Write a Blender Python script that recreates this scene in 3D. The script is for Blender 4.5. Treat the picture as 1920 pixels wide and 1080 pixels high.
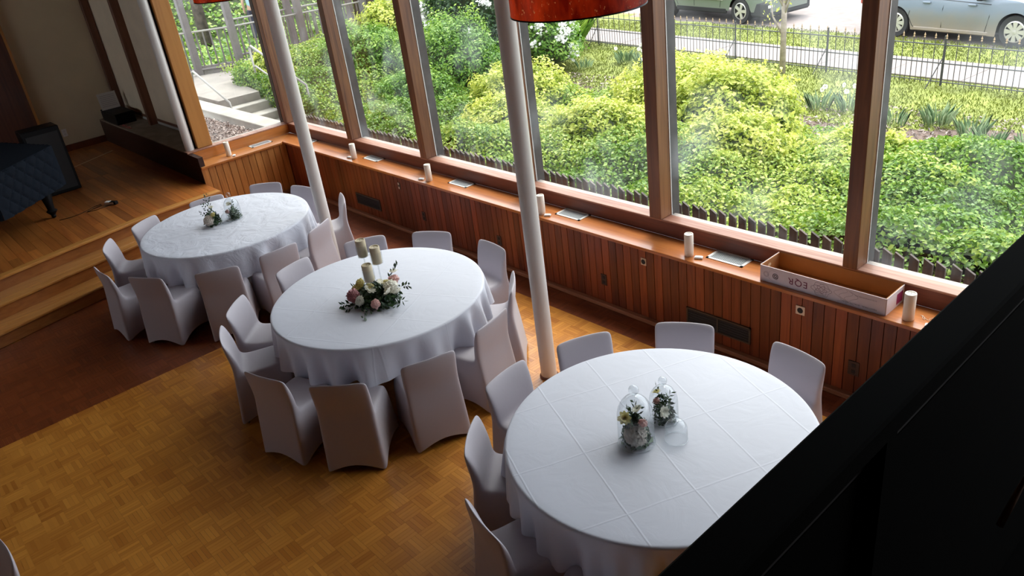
import bpy, bmesh, math, random
import numpy as np
from mathutils import Vector, Matrix, noise
random.seed(7)
rng = np.random.default_rng(7)
PI = math.pi
S = bpy.context.scene
C = S.collection
for o in list(bpy.data.objects):
    bpy.data.objects.remove(o)

# ------------------------------------------------------------------ camera, world, exposure
cd = bpy.data.cameras.new('camera')
cam = bpy.data.objects.new('camera', cd)
C.objects.link(cam)
S.camera = cam
cd.sensor_width = 36.0
cd.lens = 1476.5 / 1920.0 * 36.0
cd.clip_start = 0.02
cd.clip_end = 300
cam.matrix_world = Matrix.Translation((0, 0, 3.713)) @ Matrix((
    (0.66629296, -0.26630746, 0.69651564, 0),
    (0.73552626, 0.38840139, -0.55510853, 0),
    (-0.1226981, 0.88217044, 0.45466524, 0),
    (0, 0, 0, 1)))
W = bpy.data.worlds.new('overcast_sky')
S.world = W
W.use_nodes = True
nt = W.node_tree
bg = nt.nodes['Background']
tc = nt.nodes.new('ShaderNodeTexCoord')
sx = nt.nodes.new('ShaderNodeSeparateXYZ')
nt.links.new(tc.outputs['Generated'], sx.inputs[0])
cr = nt.nodes.new('ShaderNodeValToRGB')
cr.color_ramp.elements[0].position = 0.0
cr.color_ramp.elements[0].color = (0.80, 0.85, 0.92, 1)
cr.color_ramp.elements[1].position = 0.8
cr.color_ramp.elements[1].color = (0.98, 1.0, 1.06, 1)
nt.links.new(sx.outputs[2], cr.inputs[0])
nt.links.new(cr.outputs[0], bg.inputs[0])
bg.inputs[1].default_value = 1.0
sun_d = bpy.data.lights.new('sun', 'SUN')
sun_d.energy = 1.0
sun_d.angle = math.radians(25)
sun_d.color = (1.0, 0.95, 0.85)
sun = bpy.data.objects.new('sun', sun_d)
C.objects.link(sun)
sun.rotation_euler = Vector((0.35, -0.75, -1.5)).to_track_quat('-Z', 'Y').to_euler()
S.view_settings.view_transform = 'Standard'
S.view_settings.look = 'None'
S.view_settings.gamma = 1
S.view_settings.use_curve_mapping = False
S.view_settings.exposure = 2.15
S.cycles.max_bounces = 8
S.cycles.diffuse_bounces = 5
S.cycles.transparent_max_bounces = 16
S.cycles.caustics_reflective = False
S.cycles.caustics_refractive = False
S.cycles.sample_clamp_indirect = 4.0

# ------------------------------------------------------------------ helpers
def tag(o, label=None, cat=None, group=None, kind=None):
    if label: o['label'] = label
    if cat: o['category'] = cat
    if group: o['group'] = group
    if kind: o['kind'] = kind
    return o

def empty(name, loc=(0, 0, 0), rz=0, label=None, cat=None, group=None, kind=None, parent=None):
    o = bpy.data.objects.new(name, None)
    o.empty_display_size = 0.05
    C.objects.link(o)
    o.location = loc
    o.rotation_euler = (0, 0, rz)
    if parent: o.parent = parent
    return tag(o, label, cat, group, kind)

def objm(name, me, m=None, parent=None, loc=None, rz=0):
    o = bpy.data.objects.new(name, me)
    C.objects.link(o)
    if m is not None and not me.materials:
        me.materials.append(m)
    if parent: o.parent = parent
    if loc is not None: o.location = loc
    o.rotation_euler = (0, 0, rz)
    return o

def dup(o, parent=None):
    c = o.copy()
    C.objects.link(c)
    c.parent = parent
    for ch in list(o.children):
        dup(ch, c)
    return c

class MB:
    def __init__(s):
        s.v = []; s.f = []; s.mi = []
    def add(s, vs, fs, mi=0):
        b = len(s.v)
        s.v += [tuple(q) for q in vs]
        s.f += [tuple(i + b for i in f) for f in fs]
        s.mi += [mi] * len(fs)
        return s
    def box(s, a, b, mi=0):
        x0, y0, z0 = a; x1, y1, z1 = b
        return s.add([(x0, y0, z0), (x1, y0, z0), (x1, y1, z0), (x0, y1, z0), (x0, y0, z1), (x1, y0, z1), (x1, y1, z1), (x0, y1, z1)],
                     [(0, 3, 2, 1), (4, 5, 6, 7), (0, 1, 5, 4), (1, 2, 6, 5), (2, 3, 7, 6), (3, 0, 4, 7)], mi)
    def prism(s, poly, z0, z1, mi=0):
        n = len(poly)
        vs = [(x, y, z0) for x, y in poly] + [(x, y, z1) for x, y in poly]
        fs = [tuple(range(n - 1, -1, -1)), tuple(range(n, 2 * n))]
        fs += [(i, (i + 1) % n, n + (i + 1) % n, n + i) for i in range(n)]
        return s.add(vs, fs, mi)
    def prism_y(s, poly, y0, y1, mi=0):      # poly in (x,z)
        n = len(poly)
        vs = [(x, y0, z) for x, z in poly] + [(x, y1, z) for x, z in poly]
        fs = [tuple(range(n)), tuple(range(2 * n - 1, n - 1, -1))]
        fs += [(i, n + i, n + (i + 1) % n, (i + 1) % n) for i in range(n)]
        return s.add(vs, fs, mi)
    def lathe(s, prof, n=24, c=(0, 0, 0), mi=0, cap0=False, cap1=False):
        vs = []; fs = []
        for r, z in prof:
            for k in range(n):
                a = 2 * PI * k / n
                vs.append((c[0] + r * math.cos(a), c[1] + r * math.sin(a), c[2] + z))
        for j in range(len(prof) - 1):
            for k in range(n):
                fs.append((j * n + k, j * n + (k + 1) % n, (j + 1) * n + (k + 1) % n, (j + 1) * n + k))
        if cap0: fs.append(tuple(range(n - 1, -1, -1)))
        if cap1: fs.append(tuple((len(prof) - 1) * n + k for k in range(n)))
        return s.add(vs, fs, mi)
    def tube(s, pts, r, n=8, mi=0, cap=True):
        pts = [Vector(p) for p in pts]
        rr = r if isinstance(r, (list, tuple)) else [r] * len(pts)
        vs = []; fs = []
        up = None
        for i, p in enumerate(pts):
            t = (pts[min(i + 1, len(pts) - 1)] - pts[max(i - 1, 0)]).normalized()
            if up is None:
                up = Vector((0, 0, 1)) if abs(t.z) < 0.9 else Vector((1, 0, 0))
            a = t.cross(up).normalized(); b = a.cross(t).normalized(); up = b
            for k in range(n):
                w = 2 * PI * k / n
                vs.append(p + (a * math.cos(w) + b * math.sin(w)) * rr[i])
        for i in range(len(pts) - 1):
            for k in range(n):
                fs.append((i * n + k, i * n + (k + 1) % n, (i + 1) * n + (k + 1) % n, (i + 1) * n + k))
        if cap:
            fs.append(tuple(range(n - 1, -1, -1)))
            fs.append(tuple((len(pts) - 1) * n + k for k in range(n)))
        return s.add(vs, fs, mi)
    def mesh(s, name, mats=None, smooth=False):
        me = bpy.data.meshes.new(name)
        me.from_pydata(s.v, [], s.f)
        if mats:
            for m in (mats if isinstance(mats, (list, tuple)) else [mats]):
                me.materials.append(m)
        me.polygons.foreach_set('material_index', s.mi)
        if smooth:
            me.polygons.foreach_set('use_smooth', [True] * len(me.polygons))
        me.update()
        return me
    def build(s, name, mats, parent=None, smooth=False, bevel=0, loc=None, rz=0, seg=1, auto=False):
        o = objm(name, s.mesh(name, mats, smooth), None, parent, loc, rz)
        if bevel:
            b = o.modifiers.new('bevel', 'BEVEL')
            b.width = bevel; b.segments = seg; b.limit_method = 'ANGLE'; b.angle_limit = 0.6
        if auto:
            o.data.set_sharp_from_angle(angle=0.7)
        return o

def box(name, a, b, m, parent=None, bevel=0, **k):
    return MB().box(a, b).build(name, m, parent, bevel=bevel, **k)

# ------------------------------------------------------------------ materials
def newmat(name):
    m = bpy.data.materials.new(name)
    m.use_nodes = True
    return m, m.node_tree, m.node_tree.nodes['Principled BSDF']

def N(nt, t, **k):
    n = nt.nodes.new(t)
    for a, b in k.items():
        if a.startswith('i_'):
            n.inputs[a[2:].replace('_', ' ')].default_value = b
        else:
            setattr(n, a, b)
    return n

def rgb(c): return (c[0], c[1], c[2], 1)

def plain(name, col, rough=0.5, metal=0.0, coat=0.0, var=0.0, nscale=8.0, bump=0.0, bscale=60.0, sheen=0.0, spec=0.5, rnd=0.0, emit=0):
    m, nt, p = newmat(name)
    p.inputs['Base Color'].default_value = rgb(col)
    p.inputs['Roughness'].default_value = rough
    p.inputs['Metallic'].default_value = metal
    p.inputs['Coat Weight'].default_value = coat
    p.inputs['Sheen Weight'].default_value = sheen
    p.inputs['Specular IOR Level'].default_value = spec
    src = None
    if var or bump:
        g = N(nt, 'ShaderNodeNewGeometry')
    if var:
        n = N(nt, 'ShaderNodeTexNoise', i_Scale=nscale, i_Detail=4.0)
        nt.links.new(g.outputs['Position'], n.inputs['Vector'])
        mr = N(nt, 'ShaderNodeMapRange')
        mr.inputs[1].default_value = 0.3; mr.inputs[2].default_value = 0.7
        mr.inputs[3].default_value = 1 - var; mr.inputs[4].default_value = 1 + var
        nt.links.new(n.outputs[0], mr.inputs[0])
        mx = N(nt, 'ShaderNodeVectorMath', operation='SCALE')
        mx.inputs[0].default_value = col[:3]
        nt.links.new(mr.outputs[0], mx.inputs['Scale'])
        nt.links.new(mx.outputs[0], p.inputs['Base Color'])
        src = mx
    if rnd:
        oi = N(nt, 'ShaderNodeObjectInfo')
        m2 = N(nt, 'ShaderNodeMapRange')
        m2.inputs[3].default_value = 1 - rnd; m2.inputs[4].default_value = 1 + rnd
        nt.links.new(oi.outputs['Random'], m2.inputs[0])
        mx = N(nt, 'ShaderNodeVectorMath', operation='SCALE')
        if src: nt.links.new(src.outputs[0], mx.inputs[0])
        else: mx.inputs[0].default_value = col[:3]
        nt.links.new(m2.outputs[0], mx.inputs['Scale'])
        nt.links.new(mx.outputs[0], p.inputs['Base Color'])
    if bump:
        n = N(nt, 'ShaderNodeTexNoise', i_Scale=bscale, i_Detail=5.0)
        nt.links.new(g.outputs['Position'], n.inputs['Vector'])
        b = N(nt, 'ShaderNodeBump', i_Strength=bump, i_Distance=0.01)
        nt.links.new(n.outputs[0], b.inputs['Height'])
        nt.links.new(b.outputs[0], p.inputs['Normal'])
    return m

def wood(name, dark, light, axis=0, rough=0.4, coat=0.0, rnd=0.25, fine=60.0, coords='Position', stretch=0.06, hue=0.0):
    m, nt, p = newmat(name)
    p.inputs['Roughness'].default_value = rough
    p.inputs['Coat Weight'].default_value = coat
    p.inputs['Coat Roughness'].default_value = 0.12
    g = N(nt, 'ShaderNodeNewGeometry')
    oi = N(nt, 'ShaderNodeObjectInfo')
    mp = N(nt, 'ShaderNodeMapping')
    sc = [1.0, 1.0, 1.0]; sc[axis] = stretch
    mp.inputs['Scale'].default_value = sc
    nt.links.new(g.outputs['Position'], mp.inputs['Vector'])
    off = N(nt, 'ShaderNodeVectorMath', operation='SCALE')
    off.inputs[0].default_value = (17.0, 11.0, 23.0)
    nt.links.new(oi.outputs['Random'], off.inputs['Scale'])
    ad = N(nt, 'ShaderNodeVectorMath', operation='ADD')
    nt.links.new(mp.outputs[0], ad.inputs[0]); nt.links.new(off.outputs[0], ad.inputs[1])
    n = N(nt, 'ShaderNodeTexNoise', i_Scale=fine, i_Detail=6.0, i_Distortion=0.6)
    n2 = N(nt, 'ShaderNodeTexNoise', i_Scale=fine * 0.12, i_Detail=3.0)
    nt.links.new(ad.outputs[0], n.inputs['Vector']); nt.links.new(ad.outputs[0], n2.inputs['Vector'])
    av = N(nt, 'ShaderNodeMath', operation='ADD')
    nt.links.new(n.outputs[0], av.inputs[0]); nt.links.new(n2.outputs[0], av.inputs[1])
    r = N(nt, 'ShaderNodeMapRange')
    r.inputs[1].default_value = 0.75; r.inputs[2].default_value = 1.25
    nt.links.new(av.outputs[0], r.inputs[0])
    mix = N(nt, 'ShaderNodeMix', data_type='RGBA')
    mix.inputs[6].default_value = rgb(dark); mix.inputs[7].default_value = rgb(light)
    nt.links.new(r.outputs[0], mix.inputs[0])
    m2 = N(nt, 'ShaderNodeMapRange')
    m2.inputs[3].default_value = 1 - rnd; m2.inputs[4].default_value = 1 + rnd
    nt.links.new(oi.outputs['Random'], m2.inputs[0])
    mx = N(nt, 'ShaderNodeVectorMath', operation='SCALE')
    nt.links.new(mix.outputs[2], mx.inputs[0]); nt.links.new(m2.outputs[0], mx.inputs['Scale'])
    nt.links.new(mx.outputs[0], p.inputs['Base Color'])
    b = N(nt, 'ShaderNodeBump', i_Strength=0.08, i_Distance=0.002)
    nt.links.new(n.outputs[0], b.inputs['Height'])
    nt.links.new(b.outputs[0], p.inputs['Normal'])
    return m

def parquet(name, c1, c2, rough=0.3, coat=0.4, B=0.15):
    m, nt, p = newmat(name)
    p.inputs['Roughness'].default_value = rough
    p.inputs['Coat Weight'].default_value = coat
    p.inputs['Coat Roughness'].default_value = 0.22
    g = N(nt, 'ShaderNodeNewGeometry')
    s = N(nt, 'ShaderNodeVectorMath', operation='SCALE')
    s.inputs['Scale'].default_value = 1 / B
    nt.links.new(g.outputs['Position'], s.inputs[0])
    fl = N(nt, 'ShaderNodeVectorMath', operation='FLOOR')
    nt.links.new(s.outputs[0], fl.inputs[0])
    fr = N(nt, 'ShaderNodeVectorMath', operation='FRACTION')
    nt.links.new(s.outputs[0], fr.inputs[0])
    sf = N(nt, 'ShaderNodeSeparateXYZ'); nt.links.new(fl.outputs[0], sf.inputs[0])
    sr = N(nt, 'ShaderNodeSeparateXYZ'); nt.links.new(fr.outputs[0], sr.inputs[0])
    ad = N(nt, 'ShaderNodeMath', operation='ADD'); nt.links.new(sf.outputs[0], ad.inputs[0]); nt.links.new(sf.outputs[1], ad.inputs[1])
    md = N(nt, 'ShaderNodeMath', operation='FLOORED_MODULO'); md.inputs[1].default_value = 2
    nt.links.new(ad.outputs[0], md.inputs[0])
    gt = N(nt, 'ShaderNodeMath', operation='GREATER_THAN'); gt.inputs[1].default_value = 0.5
    nt.links.new(md.outputs[0], gt.inputs[0])
    mx = N(nt, 'ShaderNodeMix', data_type='FLOAT')
    nt.links.new(gt.outputs[0], mx.inputs[0]); nt.links.new(sr.outputs[0], mx.inputs[2]); nt.links.new(sr.outputs[1], mx.inputs[3])
    m5 = N(nt, 'ShaderNodeMath', operation='MULTIPLY'); m5.inputs[1].default_value = 5
    nt.links.new(mx.outputs[0], m5.inputs[0])
    f5 = N(nt, 'ShaderNodeMath', operation='FLOOR'); nt.links.new(m5.outputs[0], f5.inputs[0])
    cb = N(nt, 'ShaderNodeCombineXYZ')
    nt.links.new(sf.outputs[0], cb.inputs[0]); nt.links.new(sf.outputs[1], cb.inputs[1]); nt.links.new(f5.outputs[0], cb.inputs[2])
    wn = N(nt, 'ShaderNodeTexWhiteNoise'); nt.links.new(cb.outputs[0], wn.inputs[0])
    wb = N(nt, 'ShaderNodeTexWhiteNoise', noise_dimensions='2D'); nt.links.new(fl.outputs[0], wb.inputs[0])
    nz = N(nt, 'ShaderNodeTexNoise', i_Scale=1.1, i_Detail=3.0); nt.links.new(g.outputs['Position'], nz.inputs['Vector'])
    a1 = N(nt, 'ShaderNodeMath', operation='MULTIPLY'); a1.inputs[1].default_value = 0.45; nt.links.new(wn.outputs[0], a1.inputs[0])
    a2 = N(nt, 'ShaderNodeMath', operation='MULTIPLY_ADD'); a2.inputs[1].default_value = 0.35
    nt.links.new(wb.outputs[0], a2.inputs[0]); nt.links.new(a1.outputs[0], a2.inputs[2])
    a3 = N(nt, 'ShaderNodeMath', operation='MULTIPLY_ADD'); a3.inputs[1].default_value = 0.3
    nt.links.new(nz.outputs[0], a3.inputs[0]); nt.links.new(a2.outputs[0], a3.inputs[2])
    mix = N(nt, 'ShaderNodeMix', data_type='RGBA')
    mix.inputs[6].default_value = rgb(c1); mix.inputs[7].default_value = rgb(c2)
    nt.links.new(a3.outputs[0], mix.inputs[0])
    nt.links.new(mix.outputs[2], p.inputs['Base Color'])
    return m

def glass(name, tint=(0.97, 0.99, 0.98), refl=0.08, smudge=0.0, rough=0.02):
    m, nt, p = newmat(name)
    nt.nodes.remove(p)
    out = nt.nodes['Material Output']
    tr = N(nt, 'ShaderNodeBsdfTransparent'); tr.inputs[0].default_value = rgb(tint)
    gl = N(nt, 'ShaderNodeBsdfGlossy'); gl.inputs['Roughness'].default_value = rough
    fr = N(nt, 'ShaderNodeLayerWeight'); fr.inputs[0].default_value = 0.5
    pw = N(nt, 'ShaderNodeMath', operation='POWER'); pw.inputs[1].default_value = 3.0 if smudge else 2.4
    nt.links.new(fr.outputs['Facing'], pw.inputs[0])
    ml = N(nt, 'ShaderNodeMath', operation='MULTIPLY_ADD'); ml.inputs[1].default_value = 0.55 if smudge else 0.5; ml.inputs[2].default_value = refl * .4
    ml.use_clamp = True
    nt.links.new(pw.outputs[0], ml.inputs[0])
    mx = N(nt, 'ShaderNodeMixShader')
    nt.links.new(ml.outputs[0], mx.inputs[0]); nt.links.new(tr.outputs[0], mx.inputs[1]); nt.links.new(gl.outputs[0], mx.inputs[2])
    last = mx
    if smudge:
        g = N(nt, 'ShaderNodeNewGeometry')
        n = N(nt, 'ShaderNodeTexNoise', i_Scale=1.7, i_Detail=2.5)
        nt.links.new(g.outputs['Position'], n.inputs['Vector'])
        r = N(nt, 'ShaderNodeMapRange'); r.inputs[1].default_value = 0.5; r.inputs[2].default_value = 0.75
        r.inputs[3].default_value = 0.0; r.inputs[4].default_value = smudge
        nt.links.new(n.outputs[0], r.inputs[0])
        df = N(nt, 'ShaderNodeBsdfTranslucent'); df.inputs[0].default_value = (0.75, 0.8, 0.85, 1)
        m2 = N(nt, 'ShaderNodeMixShader')
        nt.links.new(r.outputs[0], m2.inputs[0]); nt.links.new(mx.outputs[0], m2.inputs[1]); nt.links.new(df.outputs[0], m2.inputs[2])
        last = m2
    nt.links.new(last.outputs[0], out.inputs[0])
    return m

def leafmat(name, c_dark, c_mid, c_light, trans=0.35, pos=(0.0, 0.5, 1.0), rough=0.45):
    m, nt, p = newmat(name)
    a = N(nt, 'ShaderNodeAttribute', attribute_name='rnd')
    r = N(nt, 'ShaderNodeValToRGB')
    e = r.color_ramp.elements
    e[0].position = pos[0]; e[0].color = rgb(c_dark)
    e[1].position = pos[2]; e[1].color = rgb(c_light)
    q = e.new(pos[1]); q.color = rgb(c_mid)
    nt.links.new(a.outputs['Fac'], r.inputs[0])
    nt.links.new(r.outputs[0], p.inputs['Base Color'])
    p.inputs['Roughness'].default_value = rough
    tl = N(nt, 'ShaderNodeBsdfTranslucent')
    nt.links.new(r.outputs[0], tl.inputs[0])
    mx = N(nt, 'ShaderNodeMixShader'); mx.inputs[0].default_value = trans
    out = nt.nodes['Material Output']
    nt.links.new(p.outputs[0], mx.inputs[1]); nt.links.new(tl.outputs[0], mx.inputs[2])
    nt.links.new(mx.outputs[0], out.inputs[0])
    return m

def clothmat(name, col, ang=0.0, sp=(0.42, 0.55), off=(0, 0), crease=1.0, wr=0.0):
    m, nt, p = newmat(name)
    p.inputs['Base Color'].default_value = rgb(col)
    p.inputs['Roughness'].default_value = 0.75
    p.inputs['Sheen Weight'].default_value = 0.15
    g = N(nt, 'ShaderNodeNewGeometry')
    mp = N(nt, 'ShaderNodeMapping')
    mp.inputs['Location'].default_value = (off[0], off[1], 0)
    mp.vector_type = 'POINT'
    sub = N(nt, 'ShaderNodeVectorMath', operation='SUBTRACT')
    sub.inputs[1].default_value = (off[0], off[1], 0)
    nt.links.new(g.outputs['Position'], sub.inputs[0])
    rot = N(nt, 'ShaderNodeVectorRotate', rotation_type='Z_AXIS')
    rot.inputs['Angle'].default_value = -ang
    nt.links.new(sub.outputs[0], rot.inputs['Vector'])
    nz = N(nt, 'ShaderNodeTexNoise', i_Scale=3.0, i_Detail=2.0)
    nt.links.new(g.outputs['Position'], nz.inputs['Vector'])
    sp1 = N(nt, 'ShaderNodeSeparateXYZ'); nt.links.new(rot.outputs[0], sp1.inputs[0])
    hs = None
    for ax in (0, 1):
        d = N(nt, 'ShaderNodeMath', operation='DIVIDE'); d.inputs[1].default_value = sp[ax]
        nt.links.new(sp1.outputs[ax], d.inputs[0])
        wob = N(nt, 'ShaderNodeMath', operation='MULTIPLY_ADD'); wob.inputs[1].default_value = 0.05
        nt.links.new(nz.outputs[0], wob.inputs[0]); nt.links.new(d.outputs[0], wob.inputs[2])
        f = N(nt, 'ShaderNodeMath', operation='ROUND'); nt.links.new(wob.outputs[0], f.inputs[0])
        s2 = N(nt, 'ShaderNodeMath', operation='SUBTRACT'); nt.links.new(wob.outputs[0], s2.inputs[0]); nt.links.new(f.outputs[0], s2.inputs[1])
        ab = N(nt, 'ShaderNodeMath', operation='ABSOLUTE'); nt.links.new(s2.outputs[0], ab.inputs[0])
        r = N(nt, 'ShaderNodeMapRange', interpolation_type='SMOOTHSTEP')
        r.inputs[1].default_value = 0.0; r.inputs[2].default_value = 0.009 / sp[ax]
        r.inputs[3].default_value = 1.0; r.inputs[4].default_value = 0.0
        nt.links.new(ab.outputs[0], r.inputs[0])
        hs = r if hs is None else None or hs
        if ax == 1:
            mxm = N(nt, 'ShaderNodeMath', operation='MAXIMUM')
            nt.links.new(hs.outputs[0], mxm.inputs[0]); nt.links.new(r.outputs[0], mxm.inputs[1])
    b = N(nt, 'ShaderNodeBump', i_Strength=0.2 * crease, i_Distance=0.004)
    nt.links.new(mxm.outputs[0], b.inputs['Height'])
    n2 = N(nt, 'ShaderNodeTexNoise', i_Scale=4.5, i_Detail=4.0, i_Distortion=1.2)
    nt.links.new(g.outputs['Position'], n2.inputs['Vector'])
    b2 = N(nt, 'ShaderNodeBump', i_Strength=0.15 + wr, i_Distance=0.02)
    nt.links.new(n2.outputs[0], b2.inputs['Height'])
    nt.links.new(b.outputs[0], b2.inputs['Normal'])
    nt.links.new(b2.outputs[0], p.inputs['Normal'])
    return m

M = {}
M['parquet'] = parquet('honey parquet', (0.36, 0.11, 0.013), (0.72, 0.31, 0.052))
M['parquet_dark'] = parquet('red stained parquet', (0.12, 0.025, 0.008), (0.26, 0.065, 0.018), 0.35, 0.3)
M['joint'] = plain('floor joint', (0.05, 0.02, 0.008), 0.7)
M['stage_wood'] = wood('stage planks', (0.28, 0.075, 0.014), (0.48, 0.17, 0.035), 0, 0.35, 0.25, 0.28, 30)
M['step_wood'] = wood('stage step oak', (0.42, 0.16, 0.03), (0.60, 0.28, 0.07), 1, 0.35, 0.3, 0.12, 30)
M['riser_wood'] = wood('stage riser oak', (0.30, 0.10, 0.02), (0.45, 0.17, 0.04), 1, 0.4, 0.2, 0.1, 30)
M['board'] = wood('redwood board', (0.13, 0.024, 0.008), (0.27, 0.062, 0.018), 2, 0.42, 0.08, 0.35, 40)
M['board_l'] = wood('fir board', (0.36, 0.14, 0.035), (0.55, 0.25, 0.075), 2, 0.4, 0.15, 0.18, 40)
M['ledge'] = wood('varnished ledge', (0.38, 0.115, 0.028), (0.58, 0.21, 0.055), 0, 0.28, 0.5, 0.03, 30)
M['ledge_l'] = wood('varnished side ledge', (0.42, 0.14, 0.03), (0.60, 0.24, 0.06), 1, 0.3, 0.4, 0.03, 30)
M['shoe'] = wood('shoe moulding', (0.26, 0.10, 0.045), (0.38, 0.16, 0.08), 0, 0.4, 0.1, 0.03, 30)
M['sill'] = wood('weathered sill', (0.28, 0.11, 0.065), (0.50, 0.28, 0.20), 0, 0.55, 0.1, 0.03, 45)
M['riser'] = wood('sill riser', (0.12, 0.03, 0.018), (0.20, 0.055, 0.03), 0, 0.45, 0.1, 0.03, 45)
M['mull'] = wood('redwood mullion', (0.095, 0.028, 0.011), (0.25, 0.10, 0.036), 2, 0.45, 0.1, 0.08, 28)
M['mull_ext'] = plain('dark outer casing', (0.05, 0.045, 0.045), 0.6, var=0.3)
M['caulk'] = plain('white glazing bead', (0.7, 0.68, 0.66), 0.5)
M['outer_sill'] = plain('pale outer sill', (0.34, 0.30, 0.27), 0.7, var=0.15)
M['post_wood'] = wood('orange brown post', (0.36, 0.14, 0.025), (0.50, 0.22, 0.05), 2, 0.45, 0.1, 0.02, 20)
M['cream_col'] = plain('cream painted column', (0.72, 0.69, 0.66), 0.4, var=0.03, nscale=2)
M['cream_wall'] = plain('cream plaster wall', (0.70, 0.60, 0.42), 0.8, var=0.05, nscale=2)
M['cream_panel'] = plain('cream board panel', (0.78, 0.66, 0.50), 0.7, var=0.06, nscale=3)
M['dark_wood'] = wood('dark walnut panel', (0.07, 0.018, 0.008), (0.16, 0.04, 0.016), 2, 0.45, 0.1, 0.1, 20)
M['stud'] = wood('brown stud', (0.12, 0.045, 0.025), (0.22, 0.09, 0.05), 2, 0.5, 0.0, 0.05, 25)
M['grey_ledge'] = plain('dusty grey brown ledge', (0.22, 0.18, 0.14), 0.7, var=0.3, nscale=5)
M['alu'] = plain('pale aluminium', (0.7, 0.7, 0.68), 0.4, metal=0.3)
M['black'] = plain('black paint', (0.006, 0.006, 0.007), 0.5, spec=0.15)
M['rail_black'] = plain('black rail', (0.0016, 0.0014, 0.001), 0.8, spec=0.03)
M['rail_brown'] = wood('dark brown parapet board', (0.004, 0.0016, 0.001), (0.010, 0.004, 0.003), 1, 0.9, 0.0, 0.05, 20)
M['ceil'] = wood('wood ceiling', (0.10, 0.045, 0.02), (0.18, 0.09, 0.045), 0, 0.6, 0.0, 0.05, 10)
M['vent_frame'] = plain('white vent frame', (0.78, 0.78, 0.78), 0.4)
M['vent_slat'] = plain('grey vent slat', (0.52, 0.55, 0.58), 0.4)
M['vent_dark'] = plain('vent duct dark', (0.02, 0.02, 0.022), 0.8)
M['vent_brown'] = plain('brown metal vent frame', (0.075, 0.055, 0.04), 0.5)
M['brass'] = plain('metal outlet plate', (0.62, 0.55, 0.47), 0.35, metal=0.5)
M['plate_dark'] = plain('dark brown plate', (0.05, 0.025, 0.02), 0.5)
M['wax'] = plain('ivory wax', (0.92, 0.87, 0.77), 0.45, var=0.03)
M['wax_d'] = plain('cream wax', (0.62, 0.53, 0.36), 0.5, var=0.04)
M['wick'] = plain('wick', (0.03, 0.02, 0.02), 0.9)
M['white_plastic'] = plain('white plastic', (0.8, 0.8, 0.8), 0.35)
M['cover'] = plain('pale grey stretch cover', (0.43, 0.395, 0.435), 0.55, sheen=0.22, bump=0.06, bscale=25)
M['glass_pane'] = glass('window glass', smudge=0.06, refl=0.05)
M['glass'] = glass('clear glass', (0.93, 0.95, 0.96), 0.14)
M['concrete'] = plain('pale concrete', (0.29, 0.27, 0.235), 0.85, var=0.18, nscale=3, bump=0.15, bscale=60)
M['sidewalk'] = plain('sidewalk concrete', (0.225, 0.19, 0.18), 0.85, var=0.08, nscale=1.5)
M['asphalt'] = plain('pale gravelly asphalt', (0.21, 0.17, 0.16), 0.9, var=0.15, nscale=6, bump=0.3, bscale=40)
M['grass'] = plain('lawn soil and grass', (0.19, 0.22, 0.045), 0.9, var=0.3, nscale=3, bump=0.5, bscale=60)
M['soil'] = plain('mulch soil', (0.13, 0.09, 0.075), 0.95, var=0.35, nscale=25, bump=0.8, bscale=50)
M['under'] = plain('leaf litter under ivy', (0.030, 0.045, 0.012), 0.95, var=0.4, nscale=6)
M['chip'] = plain('bark chip', (0.30, 0.21, 0.17), 0.9, var=0.4, nscale=12)
M['fence_wood'] = wood('weathered picket', (0.045, 0.035, 0.030), (0.12, 0.095, 0.08), 2, 0.75, 0.0, 0.3, 30)
M['grey_post'] = plain('grey painted timber', (0.125, 0.108, 0.11), 0.6, var=0.1)
M['grey_rail'] = plain('pale grey handrail', (0.24, 0.225, 0.21), 0.5)
M['iron'] = plain('dark wrought iron', (0.055, 0.055, 0.06), 0.5)
M['iron_tip'] = plain('rusty iron tip', (0.35, 0.24, 0.14), 0.6)
M['bark'] = plain('dark bark', (0.09, 0.07, 0.06), 0.9, var=0.4, nscale=8, bump=0.6, bscale=20)
M['bark_pale'] = plain('pale grey bark', (0.36, 0.30, 0.26), 0.9, var=0.3, nscale=10)
M['birch'] = plain('white bark', (0.55, 0.53, 0.49), 0.8, var=0.15, nscale=8)
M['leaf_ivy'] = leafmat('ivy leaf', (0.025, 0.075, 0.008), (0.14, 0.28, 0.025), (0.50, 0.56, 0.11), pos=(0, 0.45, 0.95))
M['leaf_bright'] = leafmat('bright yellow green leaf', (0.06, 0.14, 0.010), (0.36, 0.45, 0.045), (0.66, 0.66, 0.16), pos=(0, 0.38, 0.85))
M['leaf_green'] = leafmat('fresh green leaf', (0.02, 0.08, 0.010), (0.13, 0.28, 0.03), (0.36, 0.50, 0.09))
M['leaf_dark'] = leafmat('dark green leaf', (0.010, 0.035, 0.010), (0.03, 0.08, 0.02), (0.08, 0.15, 0.04))
M['leaf_blade'] = leafmat('blade leaf', (0.14, 0.24, 0.12), (0.28, 0.40, 0.22), (0.48, 0.58, 0.36))
M['leaf_grass'] = leafmat('grass blade', (0.09, 0.11, 0.015), (0.165, 0.21, 0.025), (0.30, 0.29, 0.07))
M['petal_w'] = leafmat('white petal', (0.92, 0.90, 0.80), (0.92, 0.90, 0.80), (0.92, 0.90, 0.80), trans=0.4, rough=0.6)
M['petal_c'] = leafmat('blush cream petal', (0.95, 0.86, 0.77), (0.95, 0.86, 0.77), (0.95, 0.86, 0.77), trans=0.4, rough=0.6)
M['petal_p'] = leafmat('pink petal', (0.62, 0.30, 0.32), (0.62, 0.30, 0.32), (0.62, 0.30, 0.32), trans=0.4, rough=0.6)
M['petal_lp'] = leafmat('pale pink petal', (0.78, 0.50, 0.46), (0.78, 0.50, 0.46), (0.78, 0.50, 0.46), trans=0.4, rough=0.6)
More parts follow.
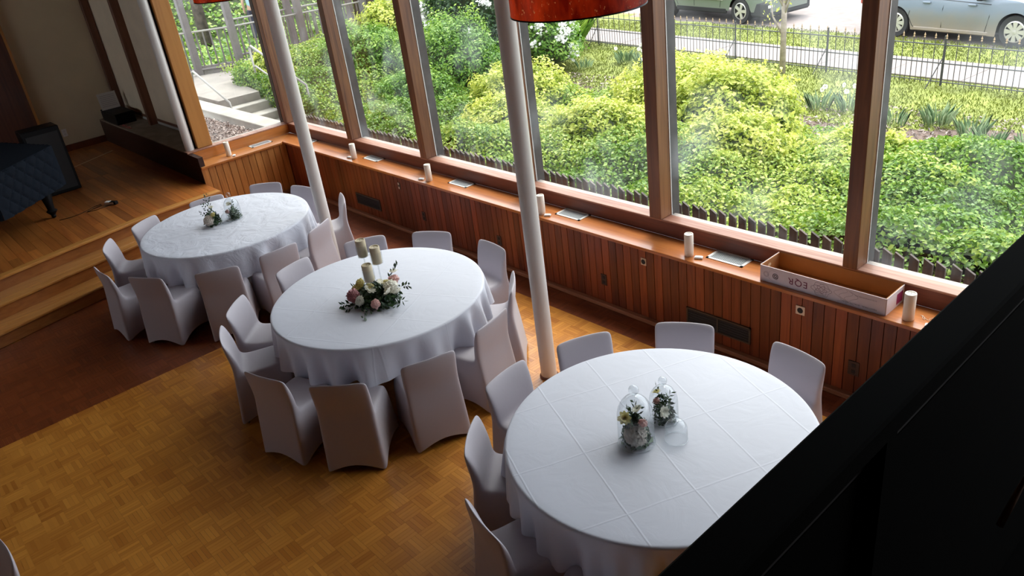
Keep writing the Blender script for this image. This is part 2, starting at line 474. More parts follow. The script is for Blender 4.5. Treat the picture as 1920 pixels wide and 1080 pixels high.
M['petal_y'] = leafmat('pale yellow petal', (0.76, 0.68, 0.32), (0.76, 0.68, 0.32), (0.76, 0.68, 0.32), trans=0.4, rough=0.6)

# ------------------------------------------------------------------ interior shell
L = 0.754
def stage_edge(y):                     # x of the stage front edge
    pts = [(-6, -8.05), (-2.5, -9.12), (0, -9.80), (0.72, -9.985), (1.32, -10.13), (2.0, -10.27), (2.46, -10.37), (2.9, -10.405), (4.0, -10.405)]
    for (a, xa), (b, xb) in zip(pts, pts[1:]):
        if y <= b:
            return xa + (xb - xa) * (y - a) / (b - a)
    return pts[-1][1]

floor = tag(box('floor', (-15.6, -6.0, -0.2), (4.2, 4.86, -0.006), M['parquet'], None), kind='structure')
B = 0.15
def block_mb(mb, i, j):
    x0, y0 = i * B, j * B
    for k in range(5):
        g = 0.0005
        w = B / 5
        h = -0.0005 * random.random()
        if (i + j) % 2 == 0: a = (x0 + k * w + g, y0 + g); b = (x0 + (k + 1) * w - g, y0 + B - g)
        else: a = (x0 + g, y0 + k * w + g); b = (x0 + B - g, y0 + (k + 1) * w - g)
        mb.add([(a[0], a[1], h), (b[0], a[1], h), (b[0], b[1], h), (a[0], b[1], h), (a[0], a[1], -0.006), (b[0], a[1], -0.006), (b[0], b[1], -0.006), (a[0], b[1], -0.006)],
               [(0, 1, 2, 3), (0, 4, 5, 1), (1, 5, 6, 2), (2, 6, 7, 3), (3, 7, 4, 0)])
IX0, IX1 = -48, 5
JY0, JY1 = -20, 30
protos = []
for par in (0, 1):
    mb = MB(); block_mb(mb, par, 0)
    mb.v = [(x - par * B, y, z) for x, y, z in mb.v]
    protos.append(mb.mesh('parquet_block', M['parquet']))
cells = [(i, j) for i in range(IX0, IX1) for j in range(JY0, JY1)]
def inframe_rank(c):
    p = Vector(((c[0] + .5) * B, (c[1] + .5) * B, 0)) - Vector((0, 0, 3.713))
    q = cam.matrix_world.to_3x3().transposed() @ p
    u, v = q.x / -q.z * 1476.5 + 960, 540 - q.y / -q.z * 1476.5
    vis = 0 <= u <= 1230 and 0 <= v <= 1075 and not (u > 850 and v > 640)
    return (0 if vis else 1, p.length)
cells.sort(key=inframe_rank)
for i, j in cells[:300]:
    objm('parquet_block', protos[(i + j) % 2], None, floor, (i * B, j * B, 0))
mb = MB()
for i, j in cells[300:]:
    block_mb(mb, i, j)
tag(mb.build('parquet_field', M['parquet'], floor), kind='stuff')
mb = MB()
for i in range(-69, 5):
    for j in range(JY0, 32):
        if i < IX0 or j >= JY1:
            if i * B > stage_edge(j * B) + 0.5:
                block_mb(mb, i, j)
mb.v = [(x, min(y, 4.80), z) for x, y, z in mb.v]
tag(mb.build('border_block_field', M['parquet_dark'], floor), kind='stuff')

# window wall, low panelled part
wall_w = tag(box('wall_window', (-11.3, 4.853, -0.1), (4.2, 5.30, 0.724), M['dark_wood']), kind='structure')
x = -10.90; k = 0
bm_ = MB().box((0.0015, 4.83, 0.0), (0.0835, 4.8525, 0.723)).mesh('board', M['board'])
while x < 0.9:
    o = objm('board', bm_, None, wall_w, (x, random.uniform(-0.0012, 0.0012), 0))
    x += 0.088
tag(box('baseboard_window', (-10.92, 4.775, 0.0), (4.0, 4.83, 0.04), M['shoe'], bevel=0.006), kind='structure')
# short wall between window corner and stage
wall_s = tag(box('wall_left', (-11.5, 3.56, -0.1), (-10.945, 4.86, 0.724), M['dark_wood']), kind='structure')
bl = MB().box((-10.943, 0.003, 0.0), (-10.92, 0.0955, 0.723)).mesh('board', M['board_l'])
y = 3.53
while y < 4.80:
    objm('board', bl, None, wall_s, (random.uniform(-0.001, 0.001), y, 0))
    y += 0.1
tag(box('baseboard_left', (-10.92, 3.53, 0.0), (-10.885, 4.78, 0.04), M['shoe'], bevel=0.005), kind='structure')
# ledges (continuous worktops)
tag(MB().prism([(-11.28, 5.105), (-10.93, 4.795), (3.9, 4.795), (3.9, 5.105)], 0.724, L).build('trim_1', M['ledge'], bevel=0.004), kind='structure')
tag(MB().prism([(-11.28, 3.53), (-10.885, 3.53), (-10.93 + 0.045, 4.795 - 0.045), (-10.93, 4.795), (-11.28, 5.105)], 0.724, L).build('trim_2', M['ledge_l'], bevel=0.004), kind='structure')
# window_1: the long glazed wall
win = empty('window_1', (0, 0, 0), kind='structure')
box('sill_riser', (-11.28, 5.105, L), (3.9, 5.13, 0.885), M['riser'], win)
box('sill', (-11.28, 5.103, 0.885), (3.9, 5.235, 0.903), M['sill'], win, bevel=0.004)
box('outer_sill', (-11.4, 5.235, 0.80), (3.9, 5.30, 0.898), M['outer_sill'], win, bevel=0.004)
MX = [(-11.36, -11.24), (-9.49, -9.37), (-7.79, -7.67), (-6.03, -5.91), (-4.277, -4.147), (-2.47, -2.36), (-0.75, -0.63), (1.0, 1.12), (2.75, 2.87)]
TOP = 5.0
for a, b in MX:
    mu = box('mullion', (a, 5.085, 0.905), (b, 5.235, TOP), M['mull'], win, bevel=0.005)
    box('glazing_bead', (a - 0.004, 5.236, 0.905), (b + 0.004, 5.246, TOP), M['caulk'], mu)
    box('outer_casing', (a + 0.005, 5.247, 0.86), (b - 0.005, 5.36, TOP), M['mull_ext'], mu)
for (a, b), (c, d) in zip(MX, MX[1:]):
    box('pane', (b + 0.005, 5.242, 0.904), (c - 0.005, 5.245, TOP), M['glass_pane'], win)
box('header', (-11.4, 5.08, TOP), (3.9, 5.36, 5.3), M['mull'], win)
# window_2: short glazed wall on the left
w2 = empty('window_2', (0, 0, 0), kind='structure')
box('sill_riser', (-11.30, 3.53, L), (-11.28, 5.105, 0.885), M['ledge_l'], w2)
box('sill', (-11.42, 3.53, 0.885), (-11.278, 5.105, 0.903), M['sill'], w2, bevel=0.004)
box('post', (-11.44, 3.715, 0.905), (-11.34, 3.935, TOP), M['post_wood'], w2, bevel=0.006)
box('jamb', (-11.46, 3.665, 0.905), (-11.40, 3.712, TOP), M['black'], w2)
box('pane', (-11.404, 3.938, 0.904), (-11.400, 5.10, TOP), M['glass_pane'], w2)
box('outer_casing', (-11.50, 5.10, 0.80), (-11.405, 5.23, TOP), M['mull_ext'], w2)
box('outer_sill', (-11.50, 3.93, 0.80), (-11.425, 5.10, 0.895), M['outer_sill'], w2)
box('header', (-11.5, 3.53, TOP), (-11.28, 5.2, 5.3), M['mull'], w2)
# stage
stg = empty('stage', (0, 0, 0), label='raised wooden stage with two curved steps at the left end of the hall', cat='stage', kind='structure')
ys = [-6 + 0.25 * k for k in range(38)] + [3.53]
def front_poly(off, y0=-6, y1=3.53, back=-15.4):
    yy = [y for y in ys if y0 <= y <= y1]
    return [(stage_edge(y) + off, y) for y in yy] + [(back, y1), (back, y0)]
MB().prism(front_poly(-0.06), -0.05, 0.495).build('stage_base', M['riser_wood'], stg)
def strip(name, off0, off1, z0, z1, m, bevel=0.006):
    yy = [y for y in ys]
    poly = [(stage_edge(y) + off1, y) for y in yy] + [(stage_edge(y) + off0, y) for y in reversed(yy)]
    return MB().prism(poly, z0, z1).build(name, m, stg, bevel=bevel)
strip('nosing', -0.12, 0.0, 0.48, 0.512, M['step_wood'])
strip('tread', -0.10, 0.19, 0.312, 0.34, M['step_wood'])
strip('tread', 0.195, 0.34, 0.31, 0.34, M['step_wood'])
strip('riser', -0.05, 0.31, 0.165, 0.31, M['riser_wood'])
strip('tread', 0.28, 0.50, 0.142, 0.17, M['step_wood'])
strip('tread', 0.505, 0.66, 0.14, 0.17, M['step_wood'])
strip('riser', 0.27, 0.62, 0.0, 0.14, M['riser_wood'])
y = -6.0; rows = 0
while y < 3.52:
    w = 0.115
    y1 = min(y + w, 3.53)
    xe = stage_edge(y) - 0.125
    xx = -15.4 - random.random()
    while xx < xe:
        ln = random.uniform(0.9, 1.8)
        a = max(xx, -15.4); b = min(xx + ln, xe)
        if xe - b < 0.25: b = xe; 
        if y > -1.3 or True:
            if b > a + 0.01:
                nm = box('plank', (a + 0.001, y + 0.001, 0.495), (b - 0.001, y1 - 0.001, 0.51 - random.random() * 0.0006), M['stage_wood'], stg) if y > -1.3 else None
        if b >= xe: break
        xx += ln
    y = y1
MB().prism(front_poly(-0.125, -6, -1.3), 0.494, 0.509).build('stage_floor_beyond', M['stage_wood'], stg)
# alcove low wall, grey ledge, panels
M['alcove'] = wood('near black walnut', (0.018, 0.006, 0.004), (0.045, 0.013, 0.007), 0, 0.5, 0.0, 0.05, 20)
al = tag(box('wall_alcove', (-15.4, 3.53, 0.0), (-10.922, 3.60, 0.884), M['alcove']), kind='structure')
box('cap', (-15.4, 3.53, 0.884), (-11.29, 4.02, 0.902), M['grey_ledge'], al, bevel=0.004)
box('backing', (-15.4, 3.60, 0.0), (-11.6, 4.03, 0.884), M['dark_wood'], al)
box('end_cap', (-11.29, 3.532, 0.76), (-10.93, 3.60, 0.80), M['alcove'], al)
pn = empty('wall_panels', (0, 0, 0), kind='structure')
box('panel', (-15.4, 4.0, 0.99), (-13.80, 4.03, 5.0), M['cream_panel'], pn)
box('panel', (-13.72, 4.0, 0.99), (-11.64, 4.03, 5.0), M['cream_panel'], pn)
box('return', (-11.68, 3.90, 0.903), (-11.445, 3.932, 5.0), M['black'], pn)  # hidden filler added behind the post to block a light leak
box('return', (-11.70, 3.90, 0.903), (-11.66, 4.03, 5.0), M['black'], pn)  # second hidden filler, added to close the leak at the panel end
box('bottom_rail', (-15.4, 3.985, 0.95), (-11.64, 4.035, 0.99), M['stud'], pn)
box('metal_strip', (-15.35, 3.99, 0.903), (-11.64, 4.035, 0.948), M['alu'], pn)
box('stud', (-13.82, 3.87, 0.903), (-13.72, 4.04, 5.0), M['stud'], pn, bevel=0.004)
box('stud', (-15.4, 3.87, 0.903), (-15.31, 3.99, 5.0), M['stud'], pn, bevel=0.004)
MB().box((-15.5, 4.04, 0.0), (-12.0, 4.08, 5.2)).build('backing', M['dark_wood'], pn)
# back wall of the stage, other walls, ceiling
tag(box('wall_stage', (-15.6, -6.0, -0.1), (-15.4, 4.15, 5.3), M['cream_wall']), kind='structure')
tag(box('trim_3', (-15.40, -6.0, 0.51), (-15.34, 2.56, 5.2), M['dark_wood']), kind='structure')
tag(box('trim_4', (-15.40, 2.56, 0.51), (-15.325, 2.60, 5.2), M['post_wood']), kind='structure')
tag(box('baseboard_stage', (-15.40, 2.61, 0.51), (-15.37, 3.53, 0.62), M['dark_wood']), kind='structure')
wf = MB()
for a_, b_ in (((-15.6, -6.2, -0.1), (-14.6, -6.0, 5.3)), ((-9.8, -6.2, -0.1), (4.2, -6.0, 5.3)), ((-14.6, -6.2, -0.1), (-9.8, -6.0, 2.4)), ((-14.6, -6.2, 4.7), (-9.8, -6.0, 5.3))): wf.box(a_, b_)
tag(wf.build('wall_front', M['dark_wood']), kind='structure')
w3 = empty('added_light_window', (0, 0, 0), kind='structure')  # unseen high window, added to bring daylight onto the alcove panels
for xa in (-14.6, -13.05, -11.45, -9.88): box('mullion', (xa, -6.15, 2.4), (xa + .08, -6.02, 4.7), M['mull'], w3)
for xa in (-14.52, -12.97, -11.37): box('pane', (xa, -6.10, 2.4), (xa + 1.47 if xa < -11.5 else xa + 1.49, -6.095, 4.7), M['glass_pane'], w3)
tag(box('wall_right', (4.0, -6.0, -0.1), (4.2, 5.3, 5.3), M['dark_wood']), kind='structure')
tag(box('ceiling', (-15.6, -6.2, 5.2), (4.2, 5.45, 5.4), M['ceil']), kind='structure')
# outlets on the stage wall
def outlet(name, loc, m, label, face='y', w=0.07, h=0.115, socket=None, round_=False, group=None):
    t = empty(name, loc, 0, label, 'outlet' if 'outlet' in label else 'wall plate', group)
    if face == 'y':
        box('plate', (-w / 2, -0.006, -h / 2), (w / 2, 0, h / 2), m, t, bevel=0.002)
        if round_:
            mb = MB(); vs = []
            for k in range(16):
                a = 2 * PI * k / 16
                vs.append((0.024 * math.cos(a), -0.0075, 0.024 * math.sin(a)))
            vs += [(0, -0.0075, 0)]
            mb.add(vs, [(16, (k + 1) % 16, k) for k in range(16)])
            mb.build('socket', socket, t)
        elif socket:
            for dz in (-0.026, 0.026):
                box('socket', (-0.014, -0.0078, dz - 0.014), (0.014, -0.006, dz + 0.014), socket, t)
    else:
        box('plate', (0, -w / 2, -h / 2), (0.006, w / 2, h / 2), m, t, bevel=0.002)
        for dz in (-0.026, 0.026):
            box('socket', (0.006, -0.014, dz - 0.014), (0.0078, 0.014, dz + 0.014), socket, t)
    return t
outlet('wall_outlet', (-15.4, 2.92, 0.83), M['white_plastic'], 'white double outlet on the cream wall behind the stage', 'x', 0.08, 0.13, M['alu'])
FY = 4.829
outlet('wall_outlet', (-7.98, FY, 0.60), M['vent_brown'], 'tiny dark metal outlet high on the wood panelling left of the first column window bay', w=0.05, h=0.09, socket=M['brass'])
outlet('wall_outlet', (-4.15, FY, 0.60), M['brass'], 'small bright outlet on the panelling below the ledge right of the second column', w=0.06, h=0.07, socket=M['vent_dark'], round_=True)
outlet('wall_outlet', (-2.64, FY, 0.60), M['brass'], 'square brass outlet with round socket on the panelling under the long flower box', w=0.075, h=0.075, socket=M['vent_dark'], round_=True)
outlet('wall_plate', (-7.55, FY, 0.29), M['plate_dark'], 'dark brown plate on the panelling between the far wall vent and middle table', w=0.07, h=0.115, socket=M['vent_dark'])
outlet('wall_plate', (-6.16, FY, 0.31), M['plate_dark'], 'dark plate on the panelling behind the middle table right-hand chairs', w=0.07, h=0.115, socket=M['vent_dark'])
outlet('wall_plate', (-4.65, FY, 0.275), M['plate_dark'], 'dark brown plate on the panelling just right of the second cream column', w=0.07, h=0.115, socket=M['vent_dark'])
outlet('wall_plate', (-2.20, FY, 0.255), M['plate_dark'], 'dark plate low on the panelling beside the black balcony rail', w=0.085, h=0.12, socket=M['vent_dark'])
def wall_vent(x0, x1, z0, z1, n, label):
    t = empty('wall_vent', ((x0 + x1) / 2, FY, (z0 + z1) / 2), 0, label, 'vent', 'dark vents in the panelling')
    hw, hh = (x1 - x0) / 2, (z1 - z0) / 2
    f = MB()
    for a, b in (((-hw, -0.012, hh - 0.014), (hw, 0, hh)), ((-hw, -0.012, -hh), (hw, 0, -hh + 0.014)), ((-hw, -0.012, -hh), (-hw + 0.014, 0, hh)), ((hw - 0.014, -0.012, -hh), (hw, 0, hh))):
        f.box(a, b)
    if n == 2: f.box((-0.006, -0.012, -hh), (0.006, 0, hh))
    f.build('frame', M['vent_brown'], t)
    box('grille', (-hw + 0.012, -0.006, -hh + 0.012), (hw - 0.012, -0.001, hh - 0.012), M['vent_dark'], t)
    for k in range(6):
        z = -hh + 0.02 + k * (2 * hh - 0.04) / 5
        box('slat', (-hw + 0.014, -0.009, z), (hw - 0.014, -0.006, z + 0.004), M['vent_dark'], t)
wall_vent(-9.10, -8.52, 0.145, 0.30, 1, 'dark vent low in the panelling left of the middle table')
wall_vent(-3.69, -3.06, 0.14, 0.295, 2, 'dark double vent low in the panelling behind the nearest table')
# ledge vents
def ledge_vent(cx, cy, w, d, label, rz=0, n=20):
    t = empty('ledge_vent', (cx, cy, L), rz, label, 'vent', 'floor register vents set in the ledge')
    f = MB(); b = 0.022
    f.box((-w / 2, -d / 2, 0), (w / 2, -d / 2 + b, 0.006)).box((-w / 2, d / 2 - b, 0), (w / 2, d / 2, 0.006))
    f.box((-w / 2, -d / 2, 0), (-w / 2 + b, d / 2, 0.006)).box((w / 2 - b, -d / 2, 0), (w / 2, d / 2, 0.006))
    f.build('frame', M['vent_frame'], t)
    box('duct', (-w / 2 + b, -d / 2 + b, 0.0004), (w / 2 - b, d / 2 - b, 0.001), M['vent_dark'], t)
    for k in range(n):
        x = -w / 2 + b + (k + 0.5) * (w - 2 * b) / n
        box('slat', (x - 0.0038, -d / 2 + b, 0.001), (x + 0.0038, d / 2 - b, 0.005), M['vent_slat'], t)
ledge_vent(-3.39, 5.015, 0.345, 0.17, 'white register vent in the ledge just left of the flower box')
ledge_vent(-5.19, 5.02, 0.33, 0.17, 'white register vent in the ledge just right of the second column')
ledge_vent(-6.95, 5.02, 0.33, 0.15, 'white register vent in the ledge midway between the two cream columns')
ledge_vent(-8.80, 5.03, 0.33, 0.14, 'white register vent in the ledge beside the third candle window bay, far side')
ledge_vent(-10.55, 5.03, 0.36, 0.13, 'white register vent in the ledge half hidden behind the first column')
ledge_vent(-11.15, 4.55, 0.33, 0.15, 'white register vent in the short left ledge near the corner', rz=PI / 2)

# columns
def column(x, y, r, z1, label):
    t = empty('support_column', (x, y, 0), 0, label, 'column')
    MB().lathe([(r, 0.0), (r, z1)], 28, cap1=True).build('shaft', M['cream_col'], t, smooth=True, auto=True)
    MB().lathe([(r + 0.012, 0.0), (r + 0.012, 0.012), (r, 0.02)], 28).build('base_ring', M['stud'], t, smooth=True)
column(-4.225, 3.636, 0.067, 5.2, 'cream round column rising behind the nearest table')
column(-7.71, 3.636, 0.067, 5.2, 'cream round column rising behind the far table nearest the stage')
t = empty('support_column', (-11.415, 3.625, 0.903), 0, 'slim white column standing on the grey ledge beside the orange post', 'column')
MB().lathe([(0.062, 0.0), (0.062, 4.1)], 28, cap1=True).build('shaft', M['cream_col'], t, smooth=True)

# ------------------------------------------------------------------ balcony
bal = empty('balcony_rail', (-0.37, 1.0, 3.0), label='black balcony parapet rail crossing the lower right corner', cat='railing')
def bchild(name, a, b, m, **k):
    o = box(name, a, b, m, bal, **k); o.location = (0.37, -1.0, -3.0); return o
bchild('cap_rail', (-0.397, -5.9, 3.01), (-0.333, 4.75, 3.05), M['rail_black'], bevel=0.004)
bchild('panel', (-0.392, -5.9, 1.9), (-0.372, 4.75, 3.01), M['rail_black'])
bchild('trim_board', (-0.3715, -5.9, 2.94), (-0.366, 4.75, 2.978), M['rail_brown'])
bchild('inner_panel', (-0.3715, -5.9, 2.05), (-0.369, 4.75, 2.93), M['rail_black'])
for yy in (-2.5, -0.8, 0.876, 2.6, 4.2):
    bchild('post', (-0.366, yy, 2.05), (-0.345, yy + 0.03, 3.01), M['rail_black'])
mb = MB().lathe([(0.0001, 0.004), (0.003, 0.003), (0.0042, 0.0)], 12)
mb.v = [(z, x, y) for x, y, z in mb.v]
o = mb.build('bolt_head', M['alu'], bal, smooth=True); o.location = (0.37 - 0.36, -1.0 + 0.671, -3.0 + 2.993)
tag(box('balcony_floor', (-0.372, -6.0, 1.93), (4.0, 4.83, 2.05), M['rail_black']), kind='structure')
t = MB().tube([(-0.2, 0.876, 2.930), (-0.197, 0.905, 2.957), (-0.195, 0.935, 2.979), (-0.19, 0.99, 3.03)], [0.0045, 0.0042, 0.0028, 0.001], 6).build('wooden_stick', plain('tan wood', (0.10, 0.05, 0.02), 0.6), smooth=True)
tag(t, 'thin tan wooden stick at the right edge inside the dark balcony', 'stick')

# ------------------------------------------------------------------ pendant lamps
def lampmat():
    m, nt, p = newmat('red speckled lampshade')
    g = N(nt, 'ShaderNodeNewGeometry')
    mp = N(nt, 'ShaderNodeMapping'); mp.inputs['Scale'].default_value = (14, 14, 5)
    nt.links.new(g.outputs['Position'], mp.inputs[0])
    n = N(nt, 'ShaderNodeTexNoise', i_Scale=1.0, i_Detail=3.0); nt.links.new(mp.outputs[0], n.inputs['Vector'])
    mp2 = N(nt, 'ShaderNodeMapping'); mp2.inputs['Scale'].default_value = (1, 1, 0.6); nt.links.new(g.outputs['Position'], mp2.inputs[0])
    n2 = N(nt, 'ShaderNodeTexNoise', i_Scale=95.0, i_Detail=1.5); nt.links.new(mp2.outputs[0], n2.inputs['Vector'])
    r2 = N(nt, 'ShaderNodeMapRange'); r2.inputs[1].default_value = 0.66; r2.inputs[2].default_value = 0.74; nt.links.new(n2.outputs[0], r2.inputs[0])
    r = N(nt, 'ShaderNodeValToRGB')
    r.color_ramp.elements[0].position = 0.35; r.color_ramp.elements[0].color = (0.26, 0.010, 0.003, 1)
    r.color_ramp.elements[1].position = 0.65; r.color_ramp.elements[1].color = (0.85, 0.07, 0.010, 1)
    nt.links.new(n.outputs[0], r.inputs[0])
    mx = N(nt, 'ShaderNodeMix', data_type='RGBA'); mx.inputs[7].default_value = (0.85, 0.38, 0.15, 1)
    nt.links.new(r2.outputs[0], mx.inputs[0]); nt.links.new(r.outputs[0], mx.inputs[6])
    nt.links.new(mx.outputs[2], p.inputs['Base Color'])
    p.inputs['Roughness'].default_value = 0.4
    tl = N(nt, 'ShaderNodeBsdfTranslucent'); nt.links.new(mx.outputs[2], tl.inputs[0])
    ms = N(nt, 'ShaderNodeMixShader'); ms.inputs[0].default_value = 0.7
    nt.links.new(p.outputs[0], ms.inputs[1]); nt.links.new(tl.outputs[0], ms.inputs[2])
    nt.links.new(ms.outputs[0], nt.nodes['Material Output'].inputs[0])
    return m
M['shade'] = lampmat()
def pendant(x, y, label):
    t = empty('pendant_lamp', (x, y, 3.1), 0, label, 'lamp', 'red drum pendant lamps')
    MB().lathe([(0.35, 0), (0.35, 0.30)], 48).build('shade', M['shade'], t, smooth=True)
    mb = MB()
    for z in (0.0, 0.30):
        mb.lathe([(0.352, z - 0.003), (0.352, z + 0.004), (0.346, z + 0.004), (0.346, z - 0.003), (0.352, z - 0.003)], 48)
    mb.build('rim', M['black'], t, smooth=True)
    mb = MB()
    for k in range(3):
        a = 2 * PI * k / 3 + .3
        mb.tube([(0, 0, 0.30), (0.346 * math.cos(a), 0.346 * math.sin(a), 0.30)], 0.004, 6)
    mb.build('spider', M['black'], t)
    MB().tube([(0, 0, 0.18), (0, 0, 2.1)], 0.005, 6).build('cord', M['black'], t)
    MB().lathe([(0.0001, 0.09), (0.025, 0.10), (0.03, 0.13), (0.015, 0.17), (0.0001, 0.175)], 16).build('bulb', M['white_plastic'], t, smooth=True)
pendant(-2.967, 3.047, 'red speckled drum pendant lamp hanging at the top in front of the second column')
pendant(-7.45, 3.17, 'red drum pendant lamp mostly cut off at the top left')
# ------------------------------------------------------------------ tables and cloths
TC = [(-8.43, 2.81), (-5.44, 2.88), (-2.43, 2.88)]
M['cloth0'] = clothmat('white tablecloth wrinkled', (0.58, 0.595, 0.67), 0.3, (0.9, 0.9), TC[0], 0.3, 0.75)
M['cloth1'] = clothmat('white tablecloth creased', (0.58, 0.595, 0.67), math.radians(27), (0.80, 0.41), (-5.599, 2.377), 1.0)
M['cloth2'] = clothmat('white tablecloth fold grid', (0.58, 0.595, 0.67), math.radians(-23), (0.55, 0.40), (-3.12, 2.675), 1.3)
M['table_top'] = plain('grey table top', (0.45, 0.43, 0.40), 0.6)
M['steel'] = plain('grey steel leg', (0.25, 0.25, 0.26), 0.4, metal=0.6)
def round_table(c, label):
    t = empty('round_table', (c[0], c[1], 0), 0.3, label, 'table', 'round banquet tables')
    MB().lathe([(0.0001, 0.725), (0.90, 0.725), (0.905, 0.735), (0.905, 0.745), (0.90, 0.752), (0.0001, 0.752)], 64).build('table_top', M['table_top'], t)
    for sx in (-1, 1):
        for sy in (-1, 1):
            MB().tube([(sx * .42, sy * .30, 0.725), (sx * .45, sy * .30, 0.0)], 0.014, 8).build('leg', M['steel'], t, smooth=True)
    for sx in (-1, 1):
        MB().tube([(sx * .435, -.30, 0.3), (sx * .435, .30, 0.3)], 0.01, 8).build('brace', M['steel'], t, smooth=True)
def cloth(c, m, seed, label):
    rs = random.Random(seed)
    n = 320
    comps = [(rs.choice([11, 14, 17, 21, 25, 29, 34]), rs.uniform(0, 6.28), rs.uniform(0.4, 1.0)) for _ in range(6)]
    tot = sum(a for _, _, a in comps)
    low = [(rs.choice([2, 3, 4, 5]), rs.uniform(0, 6.28)) for _ in range(3)]
    rings = []
    for r in (0.02, .2, .4, .6, .75, .85, .895): rings.append(('t', r, 0.760 - 0.0))
    for k in range(1, 6):
        a = k / 5 * PI / 2
        rings.append(('t', 0.897 + 0.018 * math.sin(a), 0.760 - 0.018 * (1 - math.cos(a))))
    for k in range(1, 13): rings.append(('d', k / 12, 0))
    mb = MB(); vs = []
    for kind, a, z in rings:
        for i in range(n):
            th = 2 * PI * i / n
            if kind == 't':
                r = a; zz = z
            else:
                w = sum(am * math.sin(k * th + ph + 0.6 * math.sin(2 * th + ph)) for k, ph, am in comps) / tot
                w = math.copysign(abs(w) ** 0.9, w)
                lw = sum(math.sin(k * th + ph) for k, ph in low) / 3
                drop = 0.315 + 0.03 * lw
                amp = (0.004 + 0.115 * a ** 0.85)
                r = 0.915 + w * amp + 0.006 * a
                zz = 0.742 - drop * a
            vs.append((r * math.cos(th), r * math.sin(th), zz))
    fs = []
    for j in range(len(rings) - 1):
        for i in range(n):
            fs.append((j * n + i, j * n + (i + 1) % n, (j + 1) * n + (i + 1) % n, (j + 1) * n + i))
    fs.append(tuple(range(n)))
    mb.add(vs, [tuple(reversed(f)) if k < len(fs) - 1 else f for k, f in enumerate(fs)])
    o = mb.build('tablecloth', m, smooth=True, loc=(c[0], c[1], 0))
    tag(o, label, 'tablecloth', 'white tablecloths')
round_table(TC[0], 'round banquet table under the wrinkled cloth nearest the stage')
round_table(TC[1], 'round banquet table under the cloth with the flower and candle centrepiece')
round_table(TC[2], 'round banquet table under the fold-creased cloth nearest the balcony')
cloth(TC[0], M['cloth0'], 3, 'white round tablecloth with loose wrinkles on the table nearest the stage')
cloth(TC[1], M['cloth1'], 5, 'white round tablecloth under the flowers and three pillar candles')
cloth(TC[2], M['cloth2'], 8, 'white round tablecloth with a grid of fold creases, nearest table')

